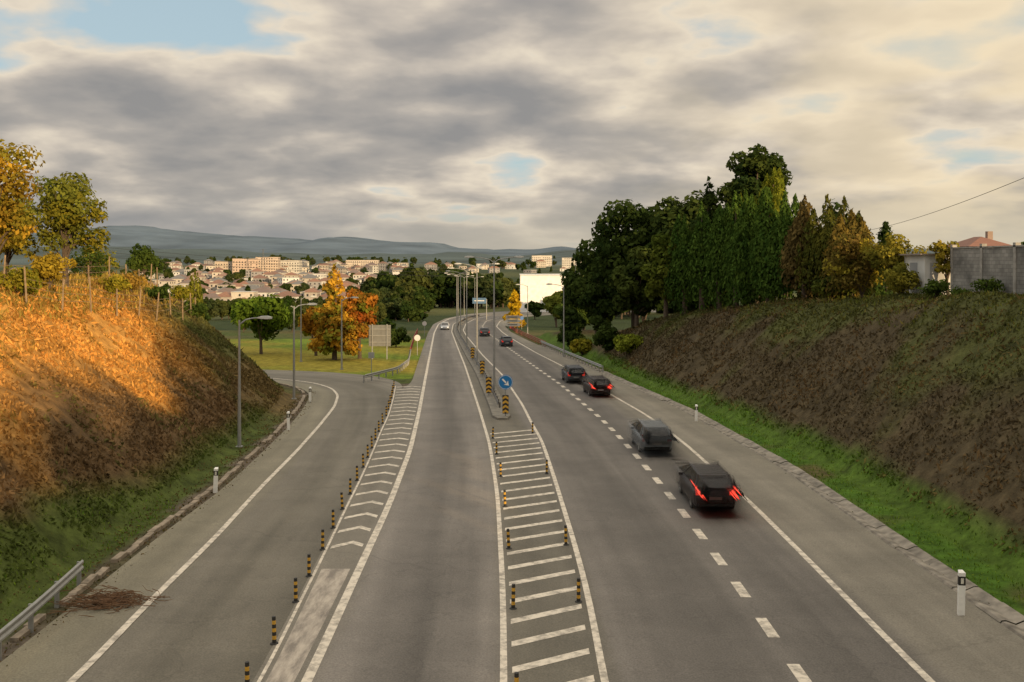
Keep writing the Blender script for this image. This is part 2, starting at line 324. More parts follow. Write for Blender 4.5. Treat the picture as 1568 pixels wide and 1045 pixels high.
for y in ya: V+=[(float(fB(y))+.28,y,SL*y+.004),(float(fC(y))-.28,y,SL*y+.004)]
sb.add(V,[(2*i,2*i+1,2*i+3,2*i+2) for i in range(len(ya)-1)])
mm,nt=newmat('worn_painted_concrete'); N=nt.nodes; out=N.new('ShaderNodeOutputMaterial'); p=N.new('ShaderNodeBsdfPrincipled'); p.inputs['Roughness'].default_value=.85
g=N.new('ShaderNodeNewGeometry'); mp=N.new('ShaderNodeMapping'); mp.inputs['Scale'].default_value=(2.2,.5,1); L(nt,g.outputs['Position'],mp.inputs[0]); n=N.new('ShaderNodeTexNoise'); n.inputs['Scale'].default_value=1.5; n.inputs['Detail'].default_value=9; n.inputs['Roughness'].default_value=.7; L(nt,mp.outputs[0],n.inputs['Vector'])
r=N.new('ShaderNodeValToRGB'); e=r.color_ramp.elements; e[0].position=.38;e[0].color=(.19,.165,.14,1);e[1].position=.62;e[1].color=(.44,.385,.32,1); L(nt,n.outputs['Fac'],r.inputs[0]); L(nt,r.outputs[0],p.inputs['Base Color']); L(nt,p.outputs[0],out.inputs[0])
sb.build('gore_pavement',[mm])
# kerbs & gutters
kb=MB(); Pk=dense([(-12.6,10),(-12.6,20),(-12.75,29),(-13.1,36),(-13.2,44),(-13.9,54),(-14.7,64),(-15.8,74),(-17.2,83),(-19.8,89.5),(-24.5,94),(-31,97.3)],.9,9)
for i in range(len(Pk)-1):
    a,b=Pk[i],Pk[i+1]; ang=math.atan2(b[1]-a[1],b[0]-a[0]); c=(a+b)/2; j=rng.normal(size=3)*.015
    if rng.random()<.15: continue
    kb.box((c[0]+j[0]*2,c[1],SL*c[1]-.03+j[1]*1.6),(np.hypot(*(b-a))-.04,.22,.2),ang+j[2]*2,0)
kb.build('kerb',[simple('weathered_kerb',(.24,.195,.145),.95,.4,3,bump=.6)])
gt=MB(); yg=np.arange(-20,150,1.5)
for i in range(len(yg)-1):
    y0,y1=yg[i]+.015,yg[i+1]-.015
    prof=[(0,.0),(.05,.06),(.16,.065),(.42,-.03),(.66,.07),(.8,.075),(.85,-.1)]
    V=[]; j=rng.normal()*.012
    for y in (y0,y1):
        for (u,h) in prof: V.append((float(fH(y))-.02+u,y,SL*y+h+j))
    m_=len(prof); gt.add(V,[(k,k+1,m_+k+1,m_+k) for k in range(m_-1)])
gt.build('concrete_gutter',[simple('gutter_concrete',(.22,.195,.16),.95,.45,2.2,bump=.5)])
isl=MB(); yi=np.arange(66.5,300,1.5)
def fM(y): return fD(y)*.58+fE(y)*.42
V=[]; prof=lambda hw:[(-hw,-.02),(-hw,.12),(-hw+.04,.15),(hw-.04,.15),(hw,.12),(hw,-.02)]
for y in yi:
    hw=.62*min(1,math.sqrt(max(.02,(y-66.0)/2.0)))
    for (u,h) in prof(hw): V.append((float(fM(y))+u,y,SL*y+h))
Fi=[(i*6+k,i*6+k+1,(i+1)*6+k+1,(i+1)*6+k) for i in range(len(yi)-1) for k in range(5)]+[(0,1,2,3,4,5)]
isl.add(V,Fi); isl.build('median_island',[simple('island_paving',(.17,.155,.13),.9,.3,2,bump=.4)])
# ------------------------------------------------------------------ street furniture
def guardrail(name,P,side=1,mat=M_galv,post=2.0,h=.75):
    g=MB(); P=dense(P,1.0,5); n=len(P)
    T=np.gradient(P,axis=0); T/=np.linalg.norm(T,axis=1)[:,None]; Nn=np.stack([-T[:,1],T[:,0]],1)*side
    pr=[(0,h-.31),(.05,h-.27),(.05,h-.22),(0,h-.17),(0,h-.14),(.05,h-.09),(.05,h-.04),(0,h)]
    V=[]
    for i in range(n):
        z=gz(P[i,0],P[i,1])+.06
        for u,hh in pr: V.append((P[i,0]+Nn[i,0]*u,P[i,1]+Nn[i,1]*u,z+hh))
    g.add(V,[(i*8+k,i*8+k+1,(i+1)*8+k+1,(i+1)*8+k) for i in range(n-1) for k in range(7)],0)
    for i in range(0,n,int(post)):
        z=gz(P[i,0],P[i,1]); a=math.atan2(T[i,1],T[i,0])
        g.box((P[i,0]-Nn[i,0]*.09,P[i,1]-Nn[i,1]*.09,z+(h-.05)/2),(.06,.12,h+.05),a,0)
    return g.build(name,[mat])
guardrail('guardrail',[(-12.2,12),(-12.1,22),(-12.45,26),(-13.0,30.5)],-1)
guardrail('guardrail',[(9.3,103),(7.0,124),(4.3,150)],1)
guardrail('guardrail',[(-13.6,92),(-11.6,101),(-11.6,112),(-13.2,130)],-1)
guardrail('guardrail',[(float(fM(y)),y) for y in np.arange(72,290,6)],1,simple('dark_barrier_steel',(.10,.09,.08),.5,.2,3,metal=.3),h=.6)
def parapet(name,P):
    g=MB(); P=dense(P,1,5)
    for hh in (.3,.55,.8):
        g.tube([(p[0],p[1],gz(p[0],p[1])+hh) for p in P],[.035]*len(P),6)
    for p in P[::2]: z=gz(*p); g.box((p[0],p[1],z+.4),(.08,.08,.85))
    return g.build(name,[M_red])
parapet('red_parapet',[(-13.4,131),(-16.2,165),(-18.0,190)]); parapet('red_parapet',[(4.9,146),(2.6,170),(.6,192),(-.6,215)])
def bollard(x,y,rz=0):
    g=MB(); h=.68; z0=SL*y; n=7; zz=np.linspace(.02,h,n+1)
    g.tube([(0,0,0),(0,0,.03)],[.11,.09],10,1)
    for i in range(n):
        g.tube([(0,0,zz[i]),(0,0,zz[i+1])],[.055-.001*i,.054-.001*i],10,(1 if i%2==0 else 0),cap=(i==n-1))
    o=g.build('striped_bollard',[M_yel,M_black],(x,y,z0)); o.rotation_euler=(rng.normal()*.02,rng.normal()*.03,0)
    return o
proto=bollard(float(fB(22)),22)
def inst(p,name,loc,rz=0,tilt=.02,sc=1,parent=None):
    o=bpy.data.objects.new(name,p.data); scene.collection.objects.link(o); o.location=loc; o.rotation_euler=(rng.normal()*tilt,rng.normal()*tilt,rz); o.scale=(sc,)*3
    if parent: o.parent=parent
    return o
for y in [25,28.3,30.8,33.9,36.9,40,42.9,45.9,49.2,52,55,58,61.2,64.8,68.6,72,75.6,79.3,83,87]:
    inst(proto,'striped_bollard',(float(fB(y)),y,SL*y),tilt=.03)
for y in [21.4,27.7,34,40.5,46.8,53,58.5]: inst(proto,'striped_bollard',(float(fD(y))+.28,y,SL*y))
for y in [28.3,34.5,47.5,60.5]: inst(proto,'striped_bollard',(float(fE(y))-.3,y,SL*y))
def delineator(x,y,h=1.15,face=1):
    g=MB(); z=gz(x,y)
    pts=[(-.075,-.05),(.075,-.05),(.05,.06),(-.05,.06)]
    def seg(z0,z1,m,k=1.0,slant=0):
        V=[(a*k,b*k,z0) for a,b in pts]+[(a*k,b*k,z1+(slant if b>0 else 0)) for a,b in pts]
        g.add(V,[(0,1,5,4),(1,2,6,5),(2,3,7,6),(3,0,4,7),(4,5,6,7)],m)
    seg(-.1,h*.72,0); seg(h*.72,h*.92,1,1.02); seg(h*.92,h,0,1,.05)
    g.box((0,-.057,h*.82),(.06,.012,.15),0,2)
    o=g.build('delineator_post',[M_white,M_black,simple('reflector',(.6,.58,.5),.2,.05)],(x,y,z)); o.scale=(1.25,1.25,1); o.rotation_euler=(0,.03*rng.normal(),0); return o
delineator(-12.95,43.5,1.05); delineator(-13.9,62.0,1.15); delineator(-15.6,77); delineator(12.25,27.2,1.22); delineator(12.2,66,1.1)
def lamp(x,y,H,arms,alen=1.9,up=.35,base=.0):
    g=MB(); z=0
    g.box((0,0,.04),(.34,.34,.08)); g.tube([(0,0,0),(0,0,1.2),(0,0,H)],[.11,.10,.05],10)
    for a in arms:
        ca,sa=math.cos(a),math.sin(a); P=[(0,0,H-.25),(ca*.35,sa*.35,H+.02),(ca*alen*.7,sa*alen*.7,H+up*.8),(ca*alen,sa*alen,H+up)]
        g.tube(P,[.045,.04,.035,.03],7)
        V=[]; 
        for (t,wd,zt,zb) in [(0,.05,.04,-.03),(.18,.15,.10,-.07),(.55,.17,.11,-.09),(.8,.10,.05,-.06)]:
            for (s_,zz) in [(-1,zb*.6),(-.8,zt),(.8,zt),(1,zb*.6),(.5,zb),(-.5,zb)]:
                r_=alen+t; V.append((ca*r_-sa*wd*s_,sa*r_+ca*wd*s_,H+up+zz))
        g.add(V,[(i*6+k,i*6+(k+1)%6,(i+1)*6+(k+1)%6,(i+1)*6+k) for i in range(3) for k in range(6)]+[(0,1,2,3,4,5),(18,19,20,21,22,23)],1)
    return g.build('street_lamp',[M_galv,simple('lamp_housing',(.42,.42,.40),.4,.05)],(x,y,gz(x,y)+base))
lamp(-15.2,55.5,7.1,[0.05],1.0,.12); lamp(-17.3,79,7.4,[.2],1.0,.12); lamp(-18.3,107,7.6,[.3],1.0,.12)
lamp(-25,118,7.6,[.3],1.0,.12)
for k,y in enumerate([84,111,139,167,195,223,251,279]): lamp(float(fM(y))+(.3 if k==0 else 0),y,11.0,[0.06,math.pi+.06],1.7,.25,base=.2)
lamp(6.5,125,9,[math.pi],1.4,.2); lamp(2.9,185,9,[math.pi],1.4,.2)
def hazard_board(h=1.25,wd=.42,post=.2):
    g=MB(); g.box((0,0,post+h/2),(wd,.05,h),0,1)
    n=4; dz=h/n
    for i in range(n):
        z0=post+i*dz; y_=-.028
        V=[(-wd/2+.01,y_,z0+.01),(0,y_,z0+dz*.38),(wd/2-.01,y_,z0+.01),(wd/2-.01,y_,z0+dz*.5),(0,y_,z0+dz*.9),(-wd/2+.01,y_,z0+dz*.5)]
        g.add(V,[(0,1,4,5),(1,2,3,4)],0)
    g.tube([(0,.05,0),(0,.05,post+h)],[.04,.04],8,2)
    return g
g=hazard_board()
xS,yS=-.44,67.3
g.tube([(0,.07,0),(0,.07,2.75)],[.045,.045],8,2)
def disc(g,r,y,m,n=36,z=2.32,ri=0):
    a=np.linspace(0,2*math.pi,n,endpoint=False)
    if ri==0: g.add([(r*math.cos(t),y,z+r*math.sin(t)) for t in a],[tuple(range(n))],m)
    else:
        V=[(r*math.cos(t),y,z+r*math.sin(t)) for t in a]+[(ri*math.cos(t),y,z+ri*math.sin(t)) for t in a]
        g.add(V,[(k,(k+1)%n,n+(k+1)%n,n+k) for k in range(n)],m)
a=np.linspace(0,2*math.pi,36,endpoint=False)
g.add([(.5*math.cos(t),yy_,2.32+.5*math.sin(t)) for yy_ in (.003,.03) for t in a],[(k,(k+1)%36,36+(k+1)%36,36+k) for k in range(36)]+[tuple(range(36,72))],3)
disc(g,.5,0,3); disc(g,.47,-.006,4,ri=.445)
ca=math.cos(-math.pi/4); 
def rot(u,v): return (u*ca-v*(-ca),-.008,2.32+u*(-ca)+v*ca)
g.add([rot(*p) for p in [(-.3,-.055),(.06,-.055),(.06,.055),(-.3,.055)]],[(0,1,2,3)],4)
g.add([(p_[0],-.011,p_[2]) for p_ in [rot(*p) for p in [(.04,-.2),(.33,0),(.04,.2),(.11,0)]]],[(0,1,3),(3,1,2)],4)
g.build('keep_right_sign',[M_yel,M_black,M_galv,M_blue,M_white],(xS,yS,SL*yS+.13))
for y,dx in [(80,-.1),(97,.1),(118,.1)]:
    g=hazard_board(h=1.3,wd=.45); g.build('hazard_board',[M_yel,M_black,M_galv],(float(fM(y))-.25+dx,y,SL*y+.15))
# direction signs
g=MB()
for i,(z0,c) in enumerate([(1.0,(.50,.48,.43)),(1.75,(.50,.48,.43)),(2.5,(.40,.36,.32))]):
    g.add([(x_,yq,z_) for yq in (-.04,.04) for x_,z_ in [(-1.5,z0),(1.1,z0),(1.5,z0+.31),(1.1,z0+.62),(-1.5,z0+.62)]],[(0,1,2,3,4),(9,8,7,6,5)]+[(k,(k+1)%5,5+(k+1)%5,5+k) for k in range(5)],0,c)
    g.box((-.2,-.05,z0+.31),(1.9,.01,.14),0,0,(.03,.03,.03))
g.tube([(-1,.1,0),(-1,.1,3.2)],[.05]*2,8,1); g.tube([(.8,.1,0),(.8,.1,3.2)],[.05]*2,8,1)
g.build('direction_sign',[M_tint,M_galv],(.3,196,gz(.3,196)))
g=MB(); g.box((0,0,5.0),(3.6,.08,1.5),0,0,(.08,.15,.25)); g.box((0,-.05,5.0),(2.6,.01,.25),0,0,(.6,.6,.6)); g.tube([(1.9,.1,0),(1.9,.1,5.4),(0,.12,5.6)],[.12,.1,.08],8,1)
g.build('overhead_direction_sign',[M_tint,M_galv],(-8.6,262,gz(-8.6,262)))
g=MB(); g.box((0,0,2.9),(2.7,.06,2.6),0,0); 
for zz in (2.1,2.9,3.7): g.box((0,-.06,zz),(2.6,.05,.08),0,1)
for xx in (-.9,.9): g.box((xx,-.12,2.1),(.12,.1,4.4),0,1)
g.build('traffic_sign_board',[M_signback,M_galv],(-16.2,122,gz(-16.2,122)))
g=MB(); g.box((0,0,2.0),(.6,.05,.6),0,0,(.3,.3,.29)); g.tube([(0,.06,0),(0,.06,2.3)],[.04]*2,8,1); g.build('traffic_sign',[M_tint,M_galv],(-14.2,100.5,gz(-14.2,100.5)))
for (x,y,c) in [(-11.5,128,(.6,.6,.6)),(-15.3,176,(.55,.5,.5)),(2.0,205,(.1,.2,.45))]:
    g=MB(); nS=20; a=np.linspace(0,2*math.pi,nS,endpoint=False)
    g.add([(.4*math.cos(t),q,2.3+.4*math.sin(t)) for q in (-.02,.02) for t in a],[tuple(range(nS)),tuple(range(nS,2*nS))[::-1]]+[(k,(k+1)%nS,nS+(k+1)%nS,nS+k) for k in range(nS)],0,c)
    g.tube([(0,.05,0),(0,.05,2.6)],[.04]*2,8,1)
    if x<0: x=float(fC(y))-1.6
    g.build('traffic_sign',[M_tint,M_galv],(x,y,gz(x,y)))
# ------------------------------------------------------------------ vehicles
def car_mb(streak=0,wide=1.0,full=True):
    g=MB(); sh=streak/2
    ST=[(-2.12,.66,.42,.70),(-2.09,.78,.30,.90),(-1.95,.85,.25,.97),(-1.6,.875,.22,.985),(-.9,.89,.20,.97),(.3,.89,.20,.95),(.95,.885,.20,.94),(1.5,.865,.23,.86),(1.85,.81,.27,.76),(2.04,.72,.32,.66),(2.1,.58,.38,.58)]
    V=[]
    for (y,w_,a,b) in ST:
        for (u,h) in [(-.86,a),(-.97,a+.10),(-1.0,(a+b)/2+.02),(-.985,b-.10),(-.93,b-.03),(-.82,b),(.82,b),(.93,b-.03),(.985,b-.10),(1,(a+b)/2+.02),(.97,a+.10),(.86,a)]: V.append((u*w_,y,h))
    n=12
    g.add(V,[(i*n+k,i*n+(k+1)%n,(i+1)*n+(k+1)%n,(i+1)*n+k) for i in range(len(ST)-1) for k in range(n)]+[tuple(range(n))[::-1],tuple((len(ST)-1)*n+k for k in range(n))],0)
    r=1.46
    bot=[(-.77,-2.0),(.77,-2.0),(.76,1.0),(-.76,1.0)]; top=[(-.60,-1.62),(.60,-1.62),(.58,.15),(-.58,.15)]
    V=[(a,b,.955) for a,b in bot]+[(a,b,r-.03) for a,b in top]
    g.add(V,[(0,1,5,4),(1,2,6,5),(2,3,7,6),(3,0,4,7)],1)
    V=[(a*1.03,b*1.02,r-.035) for a,b in top]+[(a*.85,b*.9-.03,r+.015) for a,b in top]
    g.add(V,[(0,1,5,4),(1,2,6,5),(2,3,7,6),(3,0,4,7),(4,5,6,7)],0)
    for s in (-1,1):
        for (a,b,rr) in [((.77,-2.0),(.60,-1.62),.07),((.76,1.0),(.58,.15),.045),((.775,-.45),(.59,-.5),.04),((.775,-1.35),(.60,-1.25),.06)]:
            g.tube([(s*a[0]*.99,a[1],.95),(s*b[0]*1.0,b[1],r-.03)],[rr,rr*.85],6,0)
        if full:
            g.box((s*.95,.66,1.0),(.18,.1,.12),0,0)
            for y in (-1.32,1.35):
                g.tube([(s*.68,y,.31),(s*.86,y,.31)],[.31,.31],18,2); g.tube([(s*.861,y,.31),(s*.872,y,.31)],[.2,.18],10,4)
            g.box((s*.665,-2.085,.80),(.24,.07,.15),0,3); g.box((s*.755,-1.99,.97),(.09,.08,.20),0,3)
            g.box((s*.6,2.05,.62),(.26,.1,.12),0,5)
    if full:
        g.box((0,-2.125,.60),(.5,.03,.12),0,4); g.box((0,-2.10,.36),(1.35,.07,.16),0,2); g.box((0,-1.70,r-.02),(1.0,.16,.035),0,0)
    if streak or wide!=1:
        for v in g.v:
            v[:,1]+=np.clip(v[:,1]/.8,-1,1)*sh; v[:,0]*=wide; v[:,2]=.3+(v[:,2]-.3)*(1+(wide-1)*.6)
    return g
def paint(name,c): 
    return simple(name,c,.35,.05,2,metal=.1,spec=.5)
M_tail=simple('tail_light',(.35,.01,.01),.3,.02,2,emit=(1,.04,.015),es=.5)
M_streak=simple('tail_light_trail',(.4,.02,.01),.4,.02,2,emit=(1,.075,.04),es=1.6)
M_head=simple('head_light',(.6,.6,.55),.2,.02,2,emit=(1,.9,.7),es=1.2)
M_headoff=simple('head_light_off',(.5,.5,.48),.2,.02,2)
M_plate=simple('plate_and_rim',(.35,.35,.34),.4,.05)
M_tailoff=simple('tail_light_off',(.22,.01,.01),.3,.02)
M_glass2=simple('car_glass',(.04,.045,.05),.15,.05,2,spec=.6)
def heading(f,y): return math.atan2(-(f(y+4)-f(y-4)),8)
def car(name,x,y,c,rz,moving=0,trail=False,lights='tail',sc=1.0):
    ms=[paint(name+'_paint',c),M_glass2,M_black,M_tail if lights=='tail' else M_tailoff,M_plate,M_head if lights=='head' else M_headoff]
    z=gz(x,y)+.06
    if not moving:
        o=car_mb().build(name,ms,(x,y,z),rz=rz,smooth=False); o.scale=(sc,)*3; return o
    e=empty(name,(x,y,z),rz); e.scale=(sc,)*3
    car_mb().build('body',[ghost(m,.80) for m in ms],parent=e)
    for k,(st_,wd,al) in enumerate([(moving*.6,1.01,.40),(moving*1.1,1.05,.26),(moving*1.5,1.12,.14)]):
        qq=2.12+st_/2+.05
        car_mb(streak=st_,wide=wd,full=False).build('motion_sweep_%d'%(k+1),[ghost(m,al,-qq,qq,qq*.75) for m in ms],parent=e)
    if trail:
        g=MB(); h=moving/2
        for s in (-1,1):
            for (xx,z0,z1,rr) in [(.68,.84,.90,.05),(.77,.98,1.04,.028),(.58,.80,.86,.02)]:
                P=[(s*xx,-2.14-h*.75,z0),(s*xx,-2.14-h*.4,z0+.01),(s*xx,-2.14,(z0+z1)/2),(s*xx,-2.14+h*.5,z1),(s*xx,-2.14+h*.9,z1)]
                g.tube(P,[.005,rr*.8,rr,rr*.8,.005],8,0)
        gm=ghost(M_streak,.95,-2.2-h*.75,-2.1+h*.9,h*.6); gm.cycles.emission_sampling='NONE'
        g.build('tail_light_trail',[gm],(0,0,0),parent=e)
    return e
car('car',8.1,41.6,(.035,.028,.028),heading(fG,41),3.6,True)
car('car',7.7,55.2,(.20,.215,.23),heading(fG,55),3.6,False,lights='off')
car('car',7.0,82.5,(.04,.03,.03),heading(fG,83),3.6,True)
car('car',5.75,93.5,(.09,.10,.12),heading(fG,93),3.0,False)
car('car',-.9,148,(.03,.035,.045),heading(fF,148))
car('car',-4.9,177,(.05,.05,.055),heading(fF,177))
car('car',-13.6,202,(.35,.36,.38),heading(fC,202)+math.pi,lights='head')
# ------------------------------------------------------------------ trees
def tree_mb(H,R,kind='broad',cols=((.03,.055,.012),(.07,.10,.02)),n=4000,ls=.28,seed=1,trunk=.28,K=26,open_=.0,zr=None):
    global rng
    rs=np.random.default_rng(seed); g=MB(); cols=np.array(cols)
    Pc=[];rc=[]; fill=None
    if kind=='broad':
        z0=H*(trunk+(1-trunk)*.52); rz=(H*(1-trunk))*.46
        for i in range(K):
            d=rs.normal(size=3); d/=np.linalg.norm(d); q=rs.random()**.4*.78
            wob=.8+.4*rs.random()
            Pc.append((d[0]*R*q*wob,d[1]*R*q*wob,z0+d[2]*rz*q)); rc.append(R*(.22+.2*rs.random())*(1-.3*open_))
    elif kind=='cone':
        for i in range(K):
            t=1-rs.random()**.62; t=t*.93; a=i*2.4+rs.random(); rr=R*(1-t)**.75*(.35+.5*rs.random())
            Pc.append((rr*math.cos(a),rr*math.sin(a),H*(trunk+(1-trunk)*t))); rc.append(R*(.15+.30*(1-t))*(.8+.4*rs.random()))
        for t in (.8,.87,.93,.975): Pc.append((0,0,H*t)); rc.append(R*(.34-.27*(t-.8)/.175))
    Pc=np.array(Pc); rc=np.array(rc)
    tr=max(.09,H*.022); bend=rs.normal(size=2)*H*.02
    zt_=H*(.75 if kind=='broad' else .9)
    g.tube([(0,0,-.3),(bend[0]*.3,bend[1]*.3,H*.2),(bend[0],bend[1],H*.45),(0,0,zt_)],[tr*1.3,tr,tr*.7,tr*.2],8,0)
    if kind=='broad':
        for i in rs.choice(len(Pc),min(len(Pc),12),replace=False):
            p=Pc[i]; zb=H*(trunk*.8+.25*rs.random()*(1-trunk)); zb=min(zb,p[2]-.1)
            mid=(p[0]*.45,p[1]*.45,zb+(p[2]-zb)*.6)
            g.tube([(bend[0]*.5,bend[1]*.5,zb),mid,tuple(p)],[tr*.5,tr*.3,tr*.1],5,0)
    up=None; asp=.6
    if kind=='column':
        nl=9; a0=rs.random(nl)*6.283; r0=.25+.5*rs.random(nl); h0=.62+.38*rs.random(nl); h0[0]=1; r0[0]=.05; b0=np.r_[0,.02+.3*rs.random(nl-1)]
        li=rs.integers(0,nl,n); t=rs.random(n)**.85; zl=(b0[li]+(h0[li]-b0[li])*t)
        prof=np.minimum(1,(1-t)*2.0)**.7*np.minimum(1,.55+t*2.5)
        a=rs.random(n)*6.283; rad=R*.52*prof*(.55+.5*rs.random(n)); cx=R*r0[li]*np.cos(a0[li])*(1-.35*t); cy=R*r0[li]*np.sin(a0[li])*(1-.35*t)
        P=np.stack([cx+rad*np.cos(a),cy+rad*np.sin(a),H*zl+rs.normal(size=n)*.08+.2],1)
        Nn=np.stack([np.cos(a),np.sin(a),.35+0*a],1)+rs.normal(size=(n,3))*.4
        cb=vnoise(a*1.2+li*7,zl*H*1.1,1.0,seed); tt=np.clip(cb*.8+rs.random(n)*.3-.05,0,1); up=rs.normal(size=(n,3))*.35+np.array([0,0,1]); asp=.45
    else:
        wgt=rc**2; ci=rs.choice(len(Pc),n,p=wgt/wgt.sum())
        d=rs.normal(size=(n,3)); d/=np.linalg.norm(d,axis=1)[:,None]
        rad=rc[ci]*(.45+.65*rs.random(n)**.6)
        P=Pc[ci]+d*rad[:,None]*np.array([1,1,.8])
        Nn=d*1.1+rs.normal(size=(n,3))*.55+np.array([0,0,.25])
        cb=rs.random(len(Pc)); tt=np.clip(cb[ci]*.75+rs.random(n)*.35-.05,0,1)
    Cc=cols[0]*(1-tt)[:,None]+cols[-1]*tt[:,None]
    if len(cols)>2:
        mk_=(vnoise(P[:,0]*2+seed,P[:,2]*2,1.5,seed)>.62); Cc[mk_]=cols[1]
    Cc=Cc*(.72+.56*rs.random(n))[:,None]
    S=ls*(.6+.8*rs.random(n)); S*=np.where(rs.random(n)<.15,.6,1)
    keep=P[:,2]>.15
    sv=rng; rng=rs; g.leaves(P[keep],Nn[keep],S[keep],Cc[keep],1,asp,up=None if up is None else up[keep]); rng=sv
    return g
seedc=[100]
def tree(name,x,y,H,R,kind='broad',cols=None,n=4000,ls=.28,trunk=.28,K=26,z=None,**k):
    seedc[0]+=1
    kw=dict(n=n,ls=ls,seed=seedc[0],trunk=trunk,K=K,**k)
    if cols is not None: kw['cols']=cols
    g=tree_mb(H,R,kind,**kw); return g.build(name,[M_bark,M_leaf],(x,y,(gz(x,y) if z is None else z)-.05))
GR=((.03,.055,.012),(.085,.12,.022)); DK=((.018,.034,.010),(.06,.085,.018)); OR=((.26,.11,.015),(.42,.21,.025)); YG=((.12,.14,.015),(.34,.27,.03))
# left plateau
tree('autumn_tree',-26.2,50,8.2,3.0,cols=((.26,.15,.018),(.44,.27,.03),(.20,.19,.025)),n=7500,ls=.13,K=40,trunk=.14,open_=.3)
tree('autumn_tree',-30,57,5.5,2.4,cols=((.22,.17,.02),(.38,.28,.03)),n=3400,ls=.14,trunk=.12)
tree('deciduous_tree',-28.0,62.5,7.8,3.1,cols=((.07,.095,.017),(.17,.18,.028),(.24,.20,.02)),n=7000,ls=.13,K=48,trunk=.18,open_=.75)
tree('deciduous_tree',-32.5,64,6,2.2,cols=((.08,.10,.015),(.24,.2,.03)),n=3000,ls=.15,trunk=.12)
tree('bush',-26.5,57,2.4,1.3,cols=((.24,.17,.02),(.38,.27,.03)),n=1500,ls=.12,trunk=.05)
tree('bush',-25.6,52,1.8,1.2,cols=YG,n=1200,ls=.11,trunk=.05)
for (x,y,h,r_,c) in [(-26.2,66,1.6,1.0,YG),(-26.8,70,1.4,1.1,((.22,.14,.03),(.36,.22,.04))),(-26.3,74,1.7,1.0,GR),(-31,73,2.6,1.6,GR),(-33,80,3,1.8,YG),(-29.5,92,2.4,1.6,GR),(-27.2,81.5,1.8,1.0,YG)]: tree('bush',x,y,h,r_,cols=c,n=1100,ls=.11,trunk=.03)
tree('deciduous_tree',-31,84,4.2,1.7,cols=GR,n=2200,ls=.17,trunk=.15)
tree('conifer_tree',-27.5,86.5,4.6,.9,'column',cols=((.09,.11,.015),(.22,.21,.03)),n=1500,ls=.15)
tree('bush',-25.2,79,1.5,1.0,cols=GR,n=900,ls=.12,trunk=.05)
# park
tree('stone_pine_tree',-33,131,8.4,4.2,cols=((.035,.07,.01),(.11,.17,.02)),n=5600,ls=.3,trunk=.22,K=36)
tree('autumn_tree',-21.6,121,12,2.8,'cone',cols=((.34,.15,.02),(.50,.28,.03),(.20,.24,.03)),n=6200,ls=.27,trunk=.12,K=50)
tree('autumn_tree',-18.8,123,9.4,2.5,cols=((.32,.07,.015),(.42,.17,.025),(.14,.16,.02)),n=5000,ls=.27,trunk=.12,K=34)
tree('autumn_tree',-25.2,128,7.4,2.4,cols=OR,n=3000,ls=.26,trunk=.15)
tree('autumn_tree',-28.5,142,6,2,cols=YG,n=2200,ls=.3,trunk=.2)
tree('deciduous_tree',-30,150,6.2,2.6,cols=((.05,.07,.015),(.12,.13,.02)),n=2200,ls=.32,trunk=.2)
tree('bush',-17.0,146,3,2,cols=DK,n=1500,ls=.3,trunk=.05); tree('bush',-21,160,4,2.4,cols=GR,n=1500,ls=.32,trunk=.05)
tree('autumn_tree',.6,215,8.5,2.2,'cone',cols=((.42,.25,.015),(.55,.38,.02)),n=2600,ls=.36,trunk=.1,K=30)
# right: mass of trees
tree('shade_oak_tree',16.6,134,20.5,6.6,cols=DK,n=10500,ls=.40,K=60,trunk=.1,open_=.3)
tree('shade_oak_tree',23,128,19.5,6.4,cols=((.022,.038,.01),(.07,.09,.02)),n=9500,ls=.40,K=54,trunk=.1,open_=.2)
tree('shade_oak_tree',13.2,146,16,5.4,cols=DK,n=7000,ls=.42,K=40,trunk=.1)
tree('shade_oak_tree',30,121,16,6,cols=DK,n=6500,ls=.42,K=36,trunk=.1)
tree('shade_oak_tree',24.6,116,13.5,5.2,cols=DK,n=6500,ls=.38,K=36,trunk=.08)
tree('shade_oak_tree',11.2,133,10.5,3.6,cols=DK,n=4800,ls=.34,K=28,trunk=.06)
tree('shade_oak_tree',14.8,118,10,3.4,cols=((.025,.04,.01),(.07,.09,.02)),n=5000,ls=.32,K=30,trunk=.05)
tree('bush',11.3,118,3.4,2.0,cols=DK,n=2400,ls=.22,trunk=.03)
tree('bush',12.6,108,2.6,1.7,cols=((.09,.13,.015),(.24,.26,.03)),n=2600,ls=.18,trunk=.03)
tree('bush',9.0,128,2.4,1.7,cols=YG,n=1500,ls=.2,trunk=.03)
tree('bush',8.4,139,3.2,2,cols=DK,n=1800,ls=.24,trunk=.03)
tree('deciduous_tree',17.0,110,10.5,2.9,cols=((.05,.075,.012),(.15,.17,.025)),n=6000,ls=.26,K=34,trunk=.04)
tree('pine_tree',25.9,106,18.8,3.9,cols=((.022,.042,.012),(.07,.09,.02)),n=9500,ls=.30,K=46,trunk=.38,open_=.25)
tree('pine_tree',27.2,108,13.5,4.4,cols=((.02,.038,.012),(.06,.08,.02)),n=6500,ls=.32,K=40,trunk=.06)
tree('pine_tree',22.0,111,15.5,3.4,'cone',cols=DK,n=6500,ls=.32,K=60,trunk=.06)
tree('cypress_tree',25.6,97.5,13.4,2.8,'column',cols=((.09,.12,.012),(.28,.28,.03)),n=7500,ls=.24)
tree('cypress_tree',23.4,99.5,11.4,2.3,'column',cols=((.08,.11,.012),(.24,.25,.03)),n=5500,ls=.24)
